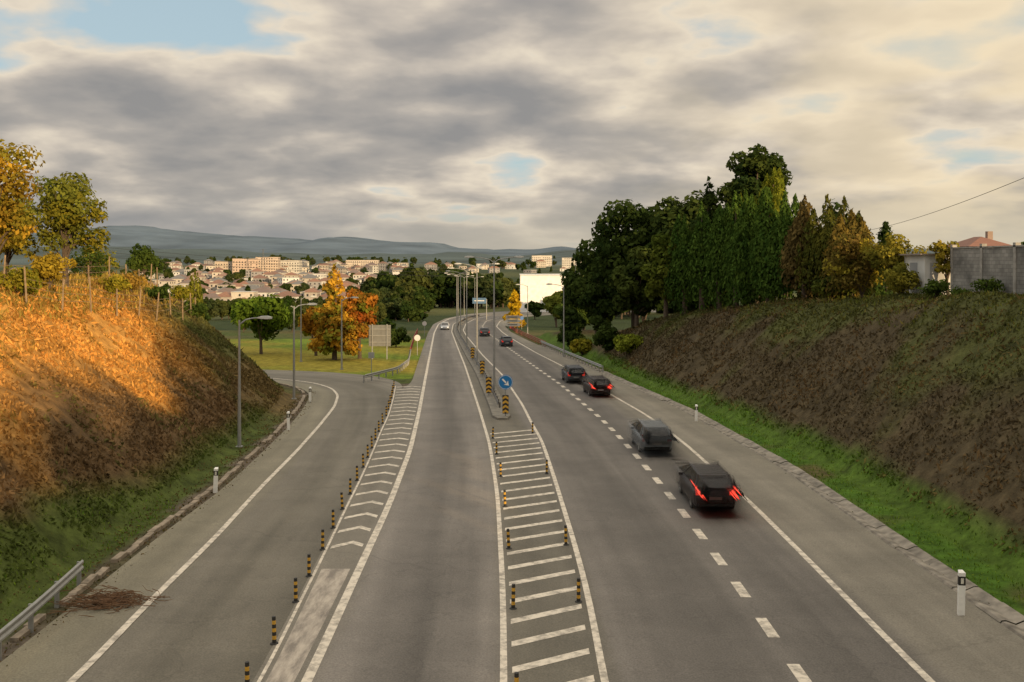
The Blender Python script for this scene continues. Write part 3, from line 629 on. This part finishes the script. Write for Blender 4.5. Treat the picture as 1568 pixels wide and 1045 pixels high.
for (x,y,H,R) in [(18.6,107,10.5,2.1),(19.7,103.3,11.0,2.2),(20.8,99.8,10.6,2.2),(21.7,96.4,11.2,2.2),(22.5,93.2,10.4,2.2),(23.2,90.0,10.6,2.2),(23.8,86.8,9.6,2.1)]:
    tree('thuja_tree',x,y,H,R,'column',cols=((.026,.06,.012),(.09,.145,.024)),n=6800,ls=.20)
for (x,y,H,R,c) in [(24.5,83.5,8.6,2.2,((.07,.055,.02),(.17,.12,.04))),(25.5,80.6,8.2,2.2,((.045,.06,.014),(.13,.12,.02))),(26.5,77.8,6.8,2.1,((.07,.06,.017),(.20,.14,.03))),(28,84,8.8,2.6,((.04,.05,.012),(.12,.11,.02)))]:
    tree('cypress_tree',x,y,H,R,'column',cols=c,n=5600,ls=.2)
tree('pine_tree',29.5,91,9.8,3.2,'cone',cols=DK,n=5000,ls=.26,K=54,trunk=.05)
tree('pine_tree',39,112,11.6,2.8,'cone',cols=DK,n=3600,ls=.26,K=44,trunk=.05); tree('pine_tree',42,112,11.0,2.8,'cone',cols=DK,n=3600,ls=.26,K=44,trunk=.05)
tree('pine_tree',35.5,104,10.4,3.0,'cone',cols=GR,n=3600,ls=.26,K=44,trunk=.05)
tree('autumn_tree',26.0,74,5.4,2.6,cols=((.12,.12,.02),(.28,.23,.03),(.18,.11,.03)),n=5400,ls=.14,trunk=.05,K=40)
tree('autumn_tree',27.4,70.5,5.2,2.3,cols=((.11,.115,.02),(.27,.22,.03)),n=4200,ls=.13,trunk=.06,K=34,open_=.6)
tree('bush',25.2,78,2.8,2.0,cols=((.04,.06,.015),(.12,.13,.02)),n=2600,ls=.15,trunk=.03)
tree('bush',26.0,66.5,2.3,1.3,cols=((.10,.11,.02),(.26,.22,.03)),n=1700,ls=.12,trunk=.03)
tree('bush',26.6,62.5,1.3,1.0,cols=GR,n=900,ls=.11,trunk=.03)
for (x,y) in [(27.2,57),(27.4,51.5),(27.3,46.5),(27.0,60)]: tree('bush',x,y,.9+.4*math.sin(y),.9,cols=GR,n=700,ls=.09,trunk=.03)
tree('deciduous_tree',28.4,64.8,4.2,1.4,cols=((.14,.13,.02),(.34,.25,.03)),n=1100,ls=.13,trunk=.3,K=20,open_=.6)
tree('deciduous_tree',36.3,71,4.8,1.3,cols=GR,n=1500,ls=.16,trunk=.3)
# unseen oaks added on the right bank to shade road and left slope
for y in np.arange(-88,-23,4.0):
    tree('shade_oak_tree',32+1.2*math.sin(y),y,11.6+1.2*math.sin(y*.9),3.9,cols=GR,n=1400,ls=.65,trunk=.03,K=24)
for y in np.arange(-22,31,4.3):
    tree('shade_oak_tree',33+math.sin(y),y,16.5+1.2*math.sin(y*1.3),4.4,cols=GR,n=2000,ls=.75,trunk=.03,K=28)
# mid-distance trees on the right of the far road
for (x,y,H,R,c) in [(10.5,168,8,3.0,GR),(13,180,11,4,DK),(16,172,13,5,DK),(9.6,215,8.6,2.9,((.09,.12,.02),(.22,.24,.04))),(15.2,235,11,4.2,DK),(21,240,14,5,GR),(6.0,262,5.6,2.4,DK),(18,200,12,4,DK),(22,165,14,5,DK),(9.2,153,5.5,2.3,DK)]:
    tree('deciduous_tree',x,y,H,R,cols=c,n=2600,ls=.5,trunk=.08)
# forest (one group of instanced trees)
forest=empty('forest')
protos=[]
for i,(kd,c,R) in enumerate([('broad',DK,4.6),('broad',((.02,.04,.01),(.06,.085,.02)),5),('cone',DK,3.4),('broad',((.035,.05,.015),(.10,.11,.03)),4.8),('broad',((.03,.05,.018),(.08,.09,.03)),5.5)]):
    g=tree_mb(12,R,kd,cols=c,n=1500,ls=.85,seed=900+i,trunk=.08,K=24); o=g.build('tree_%d'%(i+1),[M_bark,M_leaf],(-600-20*i,-400,-20),parent=forest); protos.append(o)
def ft(x,y,h):
    p=protos[rng.integers(len(protos))]; o=bpy.data.objects.new('tree',p.data); scene.collection.objects.link(o); o.parent=forest
    s=h/12; o.location=(x,y,gz(x,y)-.3); o.scale=(s*(.85+.4*rng.random()),s*(.85+.4*rng.random()),s); o.rotation_euler[2]=rng.random()*6.28
for i in range(70):
    y=rng.uniform(385,540); u=rng.uniform(-.142,-.005); ft(u*y,y,rng.uniform(12,18))
for i in range(26):
    y=rng.uniform(240,370); u=rng.uniform(-.135,-.075); ft(u*y-3,y,rng.uniform(5,10))
for i in range(55):
    y=rng.uniform(390,600); u=rng.uniform(-.0,.16); ft(u*y,y,rng.uniform(11,16))
for i in range(20):
    y=rng.uniform(255,330); u=rng.uniform(.085,.2); ft(u*y,y,rng.uniform(9,15))
for i in range(130):
    y=rng.uniform(185,560); u=rng.uniform(-.40,-.13); ft(u*y,y,rng.uniform(3.5,6) if y>230 else rng.uniform(2.5,4.5))
for i in range(360):
    y=600*math.exp(rng.uniform(0,1.5)); u=rng.uniform(-.45,.3); ft(u*y,y,rng.uniform(7,13)*(1 if y<1500 else 1.4))
for i in range(12): y=rng.uniform(300,328); ft(rng.uniform(.012,.065)*y,y,rng.uniform(3,4.6))
# ------------------------------------------------------------------ slope vegetation
def scatter(name,n,xr,yr,test,colf,size,updir=.5,flat=1.0,asp=.45):
    x=rng.uniform(*xr,n); y=yr[0]+(yr[1]-yr[0])*rng.random(n)**1.25; z,hl,hr,dl,dr,il,ir=terr(x,y)
    k=test(x,y,hl,hr,dl,dr,il,ir); x,y,z,hl,hr=x[k],y[k],z[k],hl[k],hr[k]; m=len(x)
    c=colf(x,y,hl,hr)*(.55+.9*rng.random(m))[:,None]
    S=size*(.5+rng.random(m))*(.8+y/110)
    N_=rng.normal(size=(m,3))+np.array([0,0,updir]); up=rng.normal(size=(m,3))*.6+np.array([0,0,1.0])*flat
    P=np.stack([x,y,z+S*.5*rng.random(m)+.02],1)
    g=MB(); g.leaves(P,N_,S,c,0,asp,up=up); return g.build(name,[M_leaf])
def cl_(x,y,hl,hr):
    c=coverL(hl,fbm(x,y,4,31),fbm(x,y,1.2,41),y)*1.25
    gk=(fbm(x,y,2.5,77)>.60)&(rng.random(len(x))<.5); c[gk]=c[gk]*.5+np.array((.06,.085,.02))*.6
    return c
def cr_(x,y,hl,hr):
    c=coverR(hr,fbm(x,y,4,31),fbm(x,y,1.2,41),y)*1.25
    gk=(fbm(x,y,2.5,87)>.55)&(rng.random(len(x))<.6); c[gk]=c[gk]*.4+np.array((.13,.08,.035))*.7
    return c
scatter('slope_vegetation',95000,(-28,-13),(14,97),lambda x,y,hl,hr,dl,dr,il,ir:il&(hl>.35)&(fbm(x,y,1.3,3)>.36),cl_,.085)
scatter('slope_vegetation',85000,(11,30),(14,135),lambda x,y,hl,hr,dl,dr,il,ir:ir&(hr>.35)&(fbm(x,y,1.3,4)>.36),cr_,.085)
scatter('bracken',11000,(-27,-14),(16,95),lambda x,y,hl,hr,dl,dr,il,ir:il&(hl>1.3)&(fbm(x,y,2,13)>.5),cl_,.19,asp=.22)
scatter('bracken',9000,(12,28),(16,120),lambda x,y,hl,hr,dl,dr,il,ir:ir&(hr>1.2)&(fbm(x,y,2,14)>.5),cr_,.18,asp=.22)
def gcol(x,y,hl,hr): 
    m=len(x); return mix((.065,.14,.013),(.15,.20,.022),rng.random(m)*.9)*(.7+.6*fbm(x,y,1.5,5))[:,None]
scatter('grass',34000,(8,17.5),(14,125),lambda x,y,hl,hr,dl,dr,il,ir:(x>fH(y)+.8)&(hr<.1+.8*vnoise(x,y,2,3)),gcol,.06,flat=2,asp=.22)
scatter('grass',14000,(-18,-12.6),(14,90),lambda x,y,hl,hr,dl,dr,il,ir:il&(hl<1.4*vnoise(x,y,3,8)+.1)&(y<42),gcol,.06,flat=2,asp=.22)
scatter('dry_grass',28000,(-40,-21),(30,97),lambda x,y,hl,hr,dl,dr,il,ir:il&(dl>9.5),lambda x,y,hl,hr:mix((.42,.25,.06),(.22,.19,.04),rng.random(len(x))),.2,flat=2.5,asp=.16)
scatter('dry_grass',12000,(20,34),(30,100),lambda x,y,hl,hr,dl,dr,il,ir:ir&(dr>7.5),lambda x,y,hl,hr:mix((.09,.12,.02),(.16,.13,.03),rng.random(len(x))),.12,flat=2.5,asp=.2)
scatter('verge_litter',11000,(-17,-11.8),(14,90),lambda x,y,hl,hr,dl,dr,il,ir:(dl<1.2),lambda x,y,hl,hr:mix((.14,.085,.04),(.07,.075,.02),rng.random(len(x))),.045,flat=.3)
scatter('verge_litter',5000,(11,15.5),(14,100),lambda x,y,hl,hr,dl,dr,il,ir:abs(x-fH(y)-.2)<.35*rng.random(len(x))+.1,lambda x,y,hl,hr:mix((.10,.08,.045),(.06,.09,.02),rng.random(len(x))),.035,flat=.3)
g=MB()
for i in range(300):
    a=rng.uniform(-.6,.6)+(math.pi if rng.random()<.5 else 0); l=rng.uniform(.2,.7); c=(-11.5+rng.normal()*.55,28.2+rng.normal()*.35,SL*28+.03+abs(rng.normal())*.08)
    d=np.array((math.cos(a),math.sin(a),rng.normal()*.2))*l/2; c=np.array(c)
    g.tube([c-d,c+d*.1+rng.normal(size=3)*.04,c+d],[.012,.01,.005],4,0)
g.build('dead_branches',[simple('dead_twigs',(.13,.07,.035),.9,.3)])
# ------------------------------------------------------------------ left fence / vine posts
g=MB(); row=[(-24.6,50.5),(-24.4,54),(-24.3,57.5),(-24.2,61),(-24.2,64.5),(-24.3,68),(-24.5,71.5),(-24.8,75),(-25.3,78.5),(-26,82)]
for rr_,off in ((0,0),(1,-3.2)):
    for i,(x,y) in enumerate(row):
        x=x+off; z=gz(x,y); t=rng.normal(size=2)*.08; g.tube([(x,y,z-.2),(x+t[0],y+t[1],z+1.5+rng.random()*.6)],[.055,.045],6)
        if i<len(row)-1:
            x2,y2=row[i+1][0]+off,row[i+1][1]
            for hh in (.6,1.0,1.4): g.tube([(x,y,z+hh),(x2,y2,gz(x2,y2)+hh)],[.012,.012],4)
g.build('post_and_wire_fence',[simple('weathered_wood',(.24,.17,.10),.9,.3,4)])
# ------------------------------------------------------------------ right bank wall, sheds, house
def wall_mat():
    m,nt=newmat('concrete_blocks'); N=nt.nodes; out=N.new('ShaderNodeOutputMaterial'); p=N.new('ShaderNodeBsdfPrincipled'); p.inputs['Roughness'].default_value=.9
    tc=N.new('ShaderNodeTexCoord')
    sp=N.new('ShaderNodeSeparateXYZ'); cb=N.new('ShaderNodeCombineXYZ'); L(nt,tc.outputs['Object'],sp.inputs[0]); L(nt,sp.outputs[1],cb.inputs[0]); L(nt,sp.outputs[2],cb.inputs[1])
    b=N.new('ShaderNodeTexBrick'); b.inputs['Scale'].default_value=1; b.inputs['Brick Width'].default_value=.5; b.inputs['Row Height'].default_value=.22; b.inputs['Mortar Size'].default_value=.012
    b.inputs['Color1'].default_value=(.20,.19,.17,1); b.inputs['Color2'].default_value=(.27,.255,.23,1); b.inputs['Mortar'].default_value=(.13,.12,.11,1); L(nt,cb.outputs[0],b.inputs['Vector'])
    n=N.new('ShaderNodeTexNoise'); n.inputs['Scale'].default_value=.7; n.inputs['Detail'].default_value=9; L(nt,tc.outputs['Object'],n.inputs['Vector'])
    q=N.new('ShaderNodeMapRange'); q.inputs['From Min'].default_value=.35; q.inputs['From Max'].default_value=.65; q.inputs['To Min'].default_value=.55; q.inputs['To Max'].default_value=1.2; L(nt,n.outputs['Fac'],q.inputs['Value'])
    mx=N.new('ShaderNodeMix'); mx.data_type='RGBA'; mx.blend_type='MULTIPLY'; mx.inputs['Factor'].default_value=1; L(nt,b.outputs['Color'],mx.inputs[6]); L(nt,q.outputs[0],mx.inputs[7]); L(nt,mx.outputs[2],p.inputs['Base Color']); L(nt,p.outputs[0],out.inputs[0]); return m
g=MB(); 
for y0 in np.arange(16,64,4.0):
    z=7.1; g.box((28.4,y0+2,z+1.35),(.2,3.7,2.7),0,0); g.box((28.4,y0,z+1.45),(.3,.3,3.0),0,1)
g.box((28.4,64,8.55),(.3,.3,3.0),0,1); g.box((28.4,40,9.85),(.3,48,.08),0,1)
g.build('concrete_block_wall',[wall_mat(),M_conc])
g=MB(); g.box((28.3,67.3,8.1),(2.2,3.4,2.6),0,0,(.62,.61,.58)); g.box((28.2,67.3,9.45),(2.7,3.8,.1),0,0,(.25,.2,.17)); g.box((27.19,67.4,7.9),(.03,1.2,2.0),0,0,(.3,.3,.3)); g.box((28.0,65.58,7.9),(.95,.04,2.0),0,0,(.38,.37,.36))
g.build('white_shed',[M_tint,M_glass])
def house(name,cx,cy,w_,d_,h,wall,roof,rz=0,zb=None,flat=False):
    g=MB(); zb=gz(cx,cy) if zb is None else zb
    g.box((0,0,h/2-.5),(w_,d_,h+1),0,0,wall)
    if flat: g.box((0,0,h+.13),(w_+.4,d_+.4,.25),0,0,roof)
    else:
        e=.4; r=min(w_,d_)*.28; a,b=w_/2+e,d_/2+e; k=min(a,b)
        V=[(-a,-b,h+.01),(a,-b,h+.01),(a,b,h+.01),(-a,b,h+.01),(-a+k if a>=b else 0,-b+k if b>a else 0,h+r),(a-k if a>=b else 0,b-k if b>a else 0,h+r)]
        if a>=b: Fq_=[(0,1,5,4),(1,2,5),(2,3,4,5),(3,0,4),(3,2,1,0)]
        else: Fq_=[(0,1,4),(1,2,5,4),(2,3,5),(3,0,4,5),(3,2,1,0)]
        g.add(V,Fq_,0,roof)
    nf=max(1,int(h//2.8))
    for f in range(nf):
        zc=1.5+f*2.8
        for i in range(max(2,int(w_//2.6))):
            x=-w_/2+(i+.5)*w_/max(2,int(w_//2.6))
            for s in (-1,1):
                if rng.random()<.9: g.box((x,s*(d_/2+.01),zc),(1.1,.06,1.25),0,1)
        for i in range(max(2,int(d_//3))):
            y=-d_/2+(i+.5)*d_/max(2,int(d_//3))
            for s in (-1,1): g.box((s*(w_/2+.01),y,zc),(.06,1.1,1.25),0,1)
    return g,(cx,cy,zb)
g,loc=house('house',36.0,77,2.8,4,2.7,(.33,.29,.25),(.20,.09,.06),zb=7.4); g.box((.9,0,3.55),(.4,.4,.7),0,0,(.26,.19,.15)); g.build('brick_house',[M_tint,M_glass],loc)
g=MB(); g.box((0,0,6.2),(15.6,22,12.8),0,0,(.80,.79,.77)); g.box((0,0,12.75),(15.9,22.3,.3),0,0,(.55,.55,.54)); g.box((-7.83,-3,5),(.05,9,3.0),0,1)
for i in range(5): g.box((-5.6+i*2.8,-11.02,2.2),(1.6,.05,1.2),0,1)
g.box((3,-11.03,1.2),(3,.06,3.2),0,0,(.35,.36,.38)); g.build('white_warehouse',[M_tint,M_glass],(10.6,345,-8.4))
# town
tw=MB(); roofs=[(.22,.115,.075),(.18,.10,.07),(.23,.14,.10),(.15,.11,.095),(.14,.135,.13)]; walls=[(.48,.46,.42),(.45,.40,.34),(.60,.59,.56),(.36,.32,.28),(.50,.45,.38),(.26,.25,.25)]  # roof and wall tones greyed to paint in distance haze
def addm(dst,src,loc,rz):
    ca,sa=math.cos(rz),math.sin(rz); R_=np.array([[ca,sa,0],[-sa,ca,0],[0,0,1]])
    n0=dst.n
    for v in src.v: dst.v.append(v@R_+np.array(loc)); dst.n+=len(v)
    dst.f+=[tuple(i+n0 for i in q) for q in src.f]; dst.m+=src.m; dst.c+=src.c
for i in range(390):
    y=560*math.exp(rng.random()*.95); u=rng.uniform(-.34,-.105) if rng.random()<.82 else rng.uniform(-.5,.16)
    if u>-.1 and y<900: y+=500
    x=u*y; fl_=rng.random()<.2
    h=rng.choice([3.2,5.8,5.8,6.2,8.8]); g,loc=house('h',x,y,rng.uniform(7,15),rng.uniform(8,12),h,walls[rng.integers(6)],roofs[rng.integers(5)] if not fl_ else (.4,.39,.37),flat=fl_)
    addm(tw,g,loc,rng.normal()*.25+(math.pi/2 if rng.random()<.4 else 0))
tw.build('town',[M_tint,M_glass])
for (u,y,w_,h,c) in [(-.268,1050,26,19,(.45,.34,.27)),(-.245,1080,24,20,(.50,.40,.32)),(-.224,1100,26,16,(.5,.47,.42)),(-.287,1060,20,16,(.46,.38,.30)),(-.205,900,30,9,(.6,.58,.54)),(-.135,760,24,9,(.62,.6,.56)),(-.17,840,34,7,(.55,.54,.51)),(-.098,980,40,8,(.64,.61,.57)),(.03,1500,30,16,(.55,.5,.44)),(-.15,1250,40,12,(.54,.46,.38)),(.06,1300,24,14,(.56,.52,.46))]:
    g,loc=house('a',u*y,y,w_,14,h,c,(.3,.28,.26),flat=True); g.build('apartment_block',[M_tint,M_glass],loc,rz=rng.normal()*.15)
M_pyl=simple('dull_steel',(.12,.125,.13),.7,.1)
def pylon(x,y,H):
    g=MB(); b=H*.09
    for f in range(6):
        z0,z1=H*f/6,H*(f+1)/6; a0,a1=b*(1-f/6.5),b*(1-(f+1)/6.5)
        for sx,sy in [(-1,-1),(1,-1),(1,1),(-1,1)]:
            g.tube([(sx*a0,sy*a0,z0),(sx*a1,sy*a1,z1)],[.10,.10],4); 
        for (p,q) in [((-1,-1),(1,-1)),((1,-1),(1,1)),((1,1),(-1,1)),((-1,1),(-1,-1))]:
            g.tube([(p[0]*a0,p[1]*a0,z0),(q[0]*a1,q[1]*a1,z1)],[.05,.05],4)
    for zz,l in [(.72,.2),(.84,.17),(.95,.12)]: g.tube([(-H*l,0,H*zz),(0,0,H*zz+.4),(H*l,0,H*zz)],[.08,.12,.08],4)
    return g.build('electricity_pylon',[M_pyl],(x,y,gz(x,y)))
pylon(42,640,34); pylon(-250,1000,30)
def cable(P0,P1,sag,r):
    g=MB(); P0=np.array(P0,float);P1=np.array(P1,float); pts=[]
    for t in np.linspace(0,1,24): p=P0*(1-t)+P1*t; p[2]-=sag*4*t*(1-t); pts.append(p)
    g.tube(pts,[r]*24,4); g.build('power_cable',[M_black])
cable((33,58,15.2),(46,128,13.0),.5,.022)
for k in range(3): cable((-150,330,15-k*1.6),(-15,330,6.2-k*1.2),1.2,.05)
for k in range(2): cable((-150,560,12-k*3),(42,640,16-k*3),6,.07)
# ------------------------------------------------------------------ hills
def hills(name,Y0,prof,col,dep,seed):
    xs_=np.arange(-4200,4200,45.0); px=784+xs_/Y0*1524; top=9+(400-np.interp(px,*zip(*prof))+6*(fbm(px,px*0,45,seed,3)-.5))*Y0/1524
    rows=18; V=[];
    for j in range(rows):
        t=j/(rows-1); yy_=Y0-dep+t*dep*1.4; k=math.sin(min(t/.714,1)*math.pi/2) if t<.714 else 1-(t-.714)*1.2
        nz_=fbm(xs_,np.full_like(xs_,yy_),420,seed,5)-.5
        zz=-2+(top+2)*k*(1+nz_*.45*(1-t))
        for a,b in zip(xs_,zz): V.append((a,yy_,b))
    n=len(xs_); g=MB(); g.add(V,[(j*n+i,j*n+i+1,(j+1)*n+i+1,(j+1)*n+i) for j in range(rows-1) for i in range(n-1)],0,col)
    mt=simple(name+'_wooded_hazed',col,.95,.25,.004,spec=.05); g.build(name,[mt],smooth=True)  # base colour carries a blue-grey aerial haze
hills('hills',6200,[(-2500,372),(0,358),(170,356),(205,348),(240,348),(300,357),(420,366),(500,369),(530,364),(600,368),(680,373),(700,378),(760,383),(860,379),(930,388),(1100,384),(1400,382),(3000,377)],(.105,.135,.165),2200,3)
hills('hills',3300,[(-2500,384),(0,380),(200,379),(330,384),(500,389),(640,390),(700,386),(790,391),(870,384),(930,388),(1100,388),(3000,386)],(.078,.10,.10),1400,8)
# ------------------------------------------------------------------ light and sky
az=math.radians(148); el=math.radians(10)
sv=Vector((math.sin(az)*math.cos(el),math.cos(az)*math.cos(el),math.sin(el)))
sd=bpy.data.lights.new('sun','SUN'); sd.energy=5.0; sd.angle=math.radians(.6); sd.color=(1,.72,.40)
so=bpy.data.objects.new('sun',sd); so.rotation_euler=sv.to_track_quat('Z','Y').to_euler(); so.location=(60,-20,40); scene.collection.objects.link(so)
W=bpy.data.worlds.new('World'); scene.world=W; W.use_nodes=True; nt=W.node_tree; N=nt.nodes; N.clear()
out=N.new('ShaderNodeOutputWorld'); sky=N.new('ShaderNodeTexSky'); sky.sky_type='NISHITA'; sky.sun_disc=False; sky.sun_elevation=el; sky.sun_rotation=az
b1=N.new('ShaderNodeBackground'); b1.inputs[1].default_value=.14; L(nt,sky.outputs[0],b1.inputs[0])
tc=N.new('ShaderNodeTexCoord'); sp=N.new('ShaderNodeSeparateXYZ'); L(nt,tc.outputs['Generated'],sp.inputs[0])
def M(op,a,b=None,c=None,clamp=False):
    n=N.new('ShaderNodeMath'); n.operation=op; n.use_clamp=clamp
    for i,v in enumerate((a,b,c)):
        if v is None: continue
        if isinstance(v,(int,float)): n.inputs[i].default_value=v
        else: L(nt,v,n.inputs[i])
    return n.outputs[0]
def MR(s,a,b,c,d,smooth=False):
    q=N.new('ShaderNodeMapRange'); q.interpolation_type='SMOOTHSTEP' if smooth else 'LINEAR'
    for i,v in zip(('From Min','From Max','To Min','To Max'),(a,b,c,d)): q.inputs[i].default_value=v
    L(nt,s,q.inputs['Value']); return q.outputs[0]
def MIX(f,a,b,bt='MIX'):
    n=N.new('ShaderNodeMix'); n.data_type='RGBA'; n.blend_type=bt
    for s,v in ((n.inputs[0],f),(n.inputs[6],a),(n.inputs[7],b)):
        if isinstance(v,(int,float)): s.default_value=v
        elif isinstance(v,tuple): s.default_value=(*v,1)
        else: L(nt,v,s)
    return n.outputs[2]
def NOISE(v,scale,det=8,rough=.55,off=(0,0,0),sc=(1,1,1),dist=0):
    mp=N.new('ShaderNodeMapping'); mp.inputs['Location'].default_value=off; mp.inputs['Scale'].default_value=sc; L(nt,v,mp.inputs[0])
    n=N.new('ShaderNodeTexNoise'); n.inputs['Scale'].default_value=scale; n.inputs['Detail'].default_value=det; n.inputs['Roughness'].default_value=rough; n.inputs['Distortion'].default_value=dist; L(nt,mp.outputs[0],n.inputs['Vector']); return n.outputs['Fac']
zc=M('MAXIMUM',sp.outputs[2],0.0); inv=M('DIVIDE',1.0,M('ADD',zc,.24))
cb=N.new('ShaderNodeCombineXYZ'); L(nt,M('MULTIPLY',sp.outputs[0],inv),cb.inputs[0]); L(nt,M('MULTIPLY',sp.outputs[1],inv),cb.inputs[1]); P=cb.outputs[0]
big=NOISE(P,1.1,1,.5,(3.1,1.7,0)); mid=NOISE(P,3.2,5,.47,(7.3,2.2,0),dist=.1)
thick=M('ADD',M('MULTIPLY',big,.42),M('MULTIPLY',mid,.58))
thick=M('ADD',thick,MR(sp.outputs[2],.11,.23,.045,-.040,True))
r=N.new('ShaderNodeValToRGB'); e=r.color_ramp.elements
for _ in range(4): e.new(.5)
for el_,(p_,c_) in zip(e,[(.385,(.44,.56,.62)),(.425,(.60,.61,.58)),(.46,(.80,.70,.56)),(.51,(.60,.53,.45)),(.57,(.42,.385,.35)),(.66,(.29,.28,.275))]): el_.position=p_; el_.color=(*c_,1)
L(nt,thick,r.inputs[0]); cloud=r.outputs[0]
warm=MR(sp.outputs[0],-.02,.5,0,1,True)
glowN=NOISE(P,2.4,4,.5,(1,9,0),dist=.1)
gl=M('MULTIPLY',warm,MR(glowN,.38,.60,.2,1.0,True))
cloud=MIX(M('MULTIPLY',gl,.75),cloud,(.93,.76,.50))
hz=MIX(warm,(.29,.295,.30),(.80,.68,.46)); hz=MIX(MR(sp.outputs[0],-.25,.02,0,.7,True),hz,(.62,.55,.42))
cloud=MIX(M('MULTIPLY',MR(sp.outputs[2],.005,.08,1,0,True),.82),cloud,hz)
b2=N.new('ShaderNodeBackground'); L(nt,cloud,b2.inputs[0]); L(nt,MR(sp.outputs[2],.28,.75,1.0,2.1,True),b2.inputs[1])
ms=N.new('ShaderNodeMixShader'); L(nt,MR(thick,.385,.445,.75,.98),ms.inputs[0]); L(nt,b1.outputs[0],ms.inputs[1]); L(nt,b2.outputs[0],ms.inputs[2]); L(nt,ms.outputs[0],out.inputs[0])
# ------------------------------------------------------------------ camera
cd=bpy.data.cameras.new('camera'); cd.lens=35; cd.sensor_width=36; cd.shift_y=-.078; cd.clip_end=20000; cd.clip_start=.1
co=bpy.data.objects.new('camera',cd); co.location=(0,0,9); co.rotation_euler=(math.pi/2,0,0); scene.collection.objects.link(co); scene.camera=co
scene.view_settings.view_transform='Standard'; scene.view_settings.look='None'; scene.view_settings.exposure=0
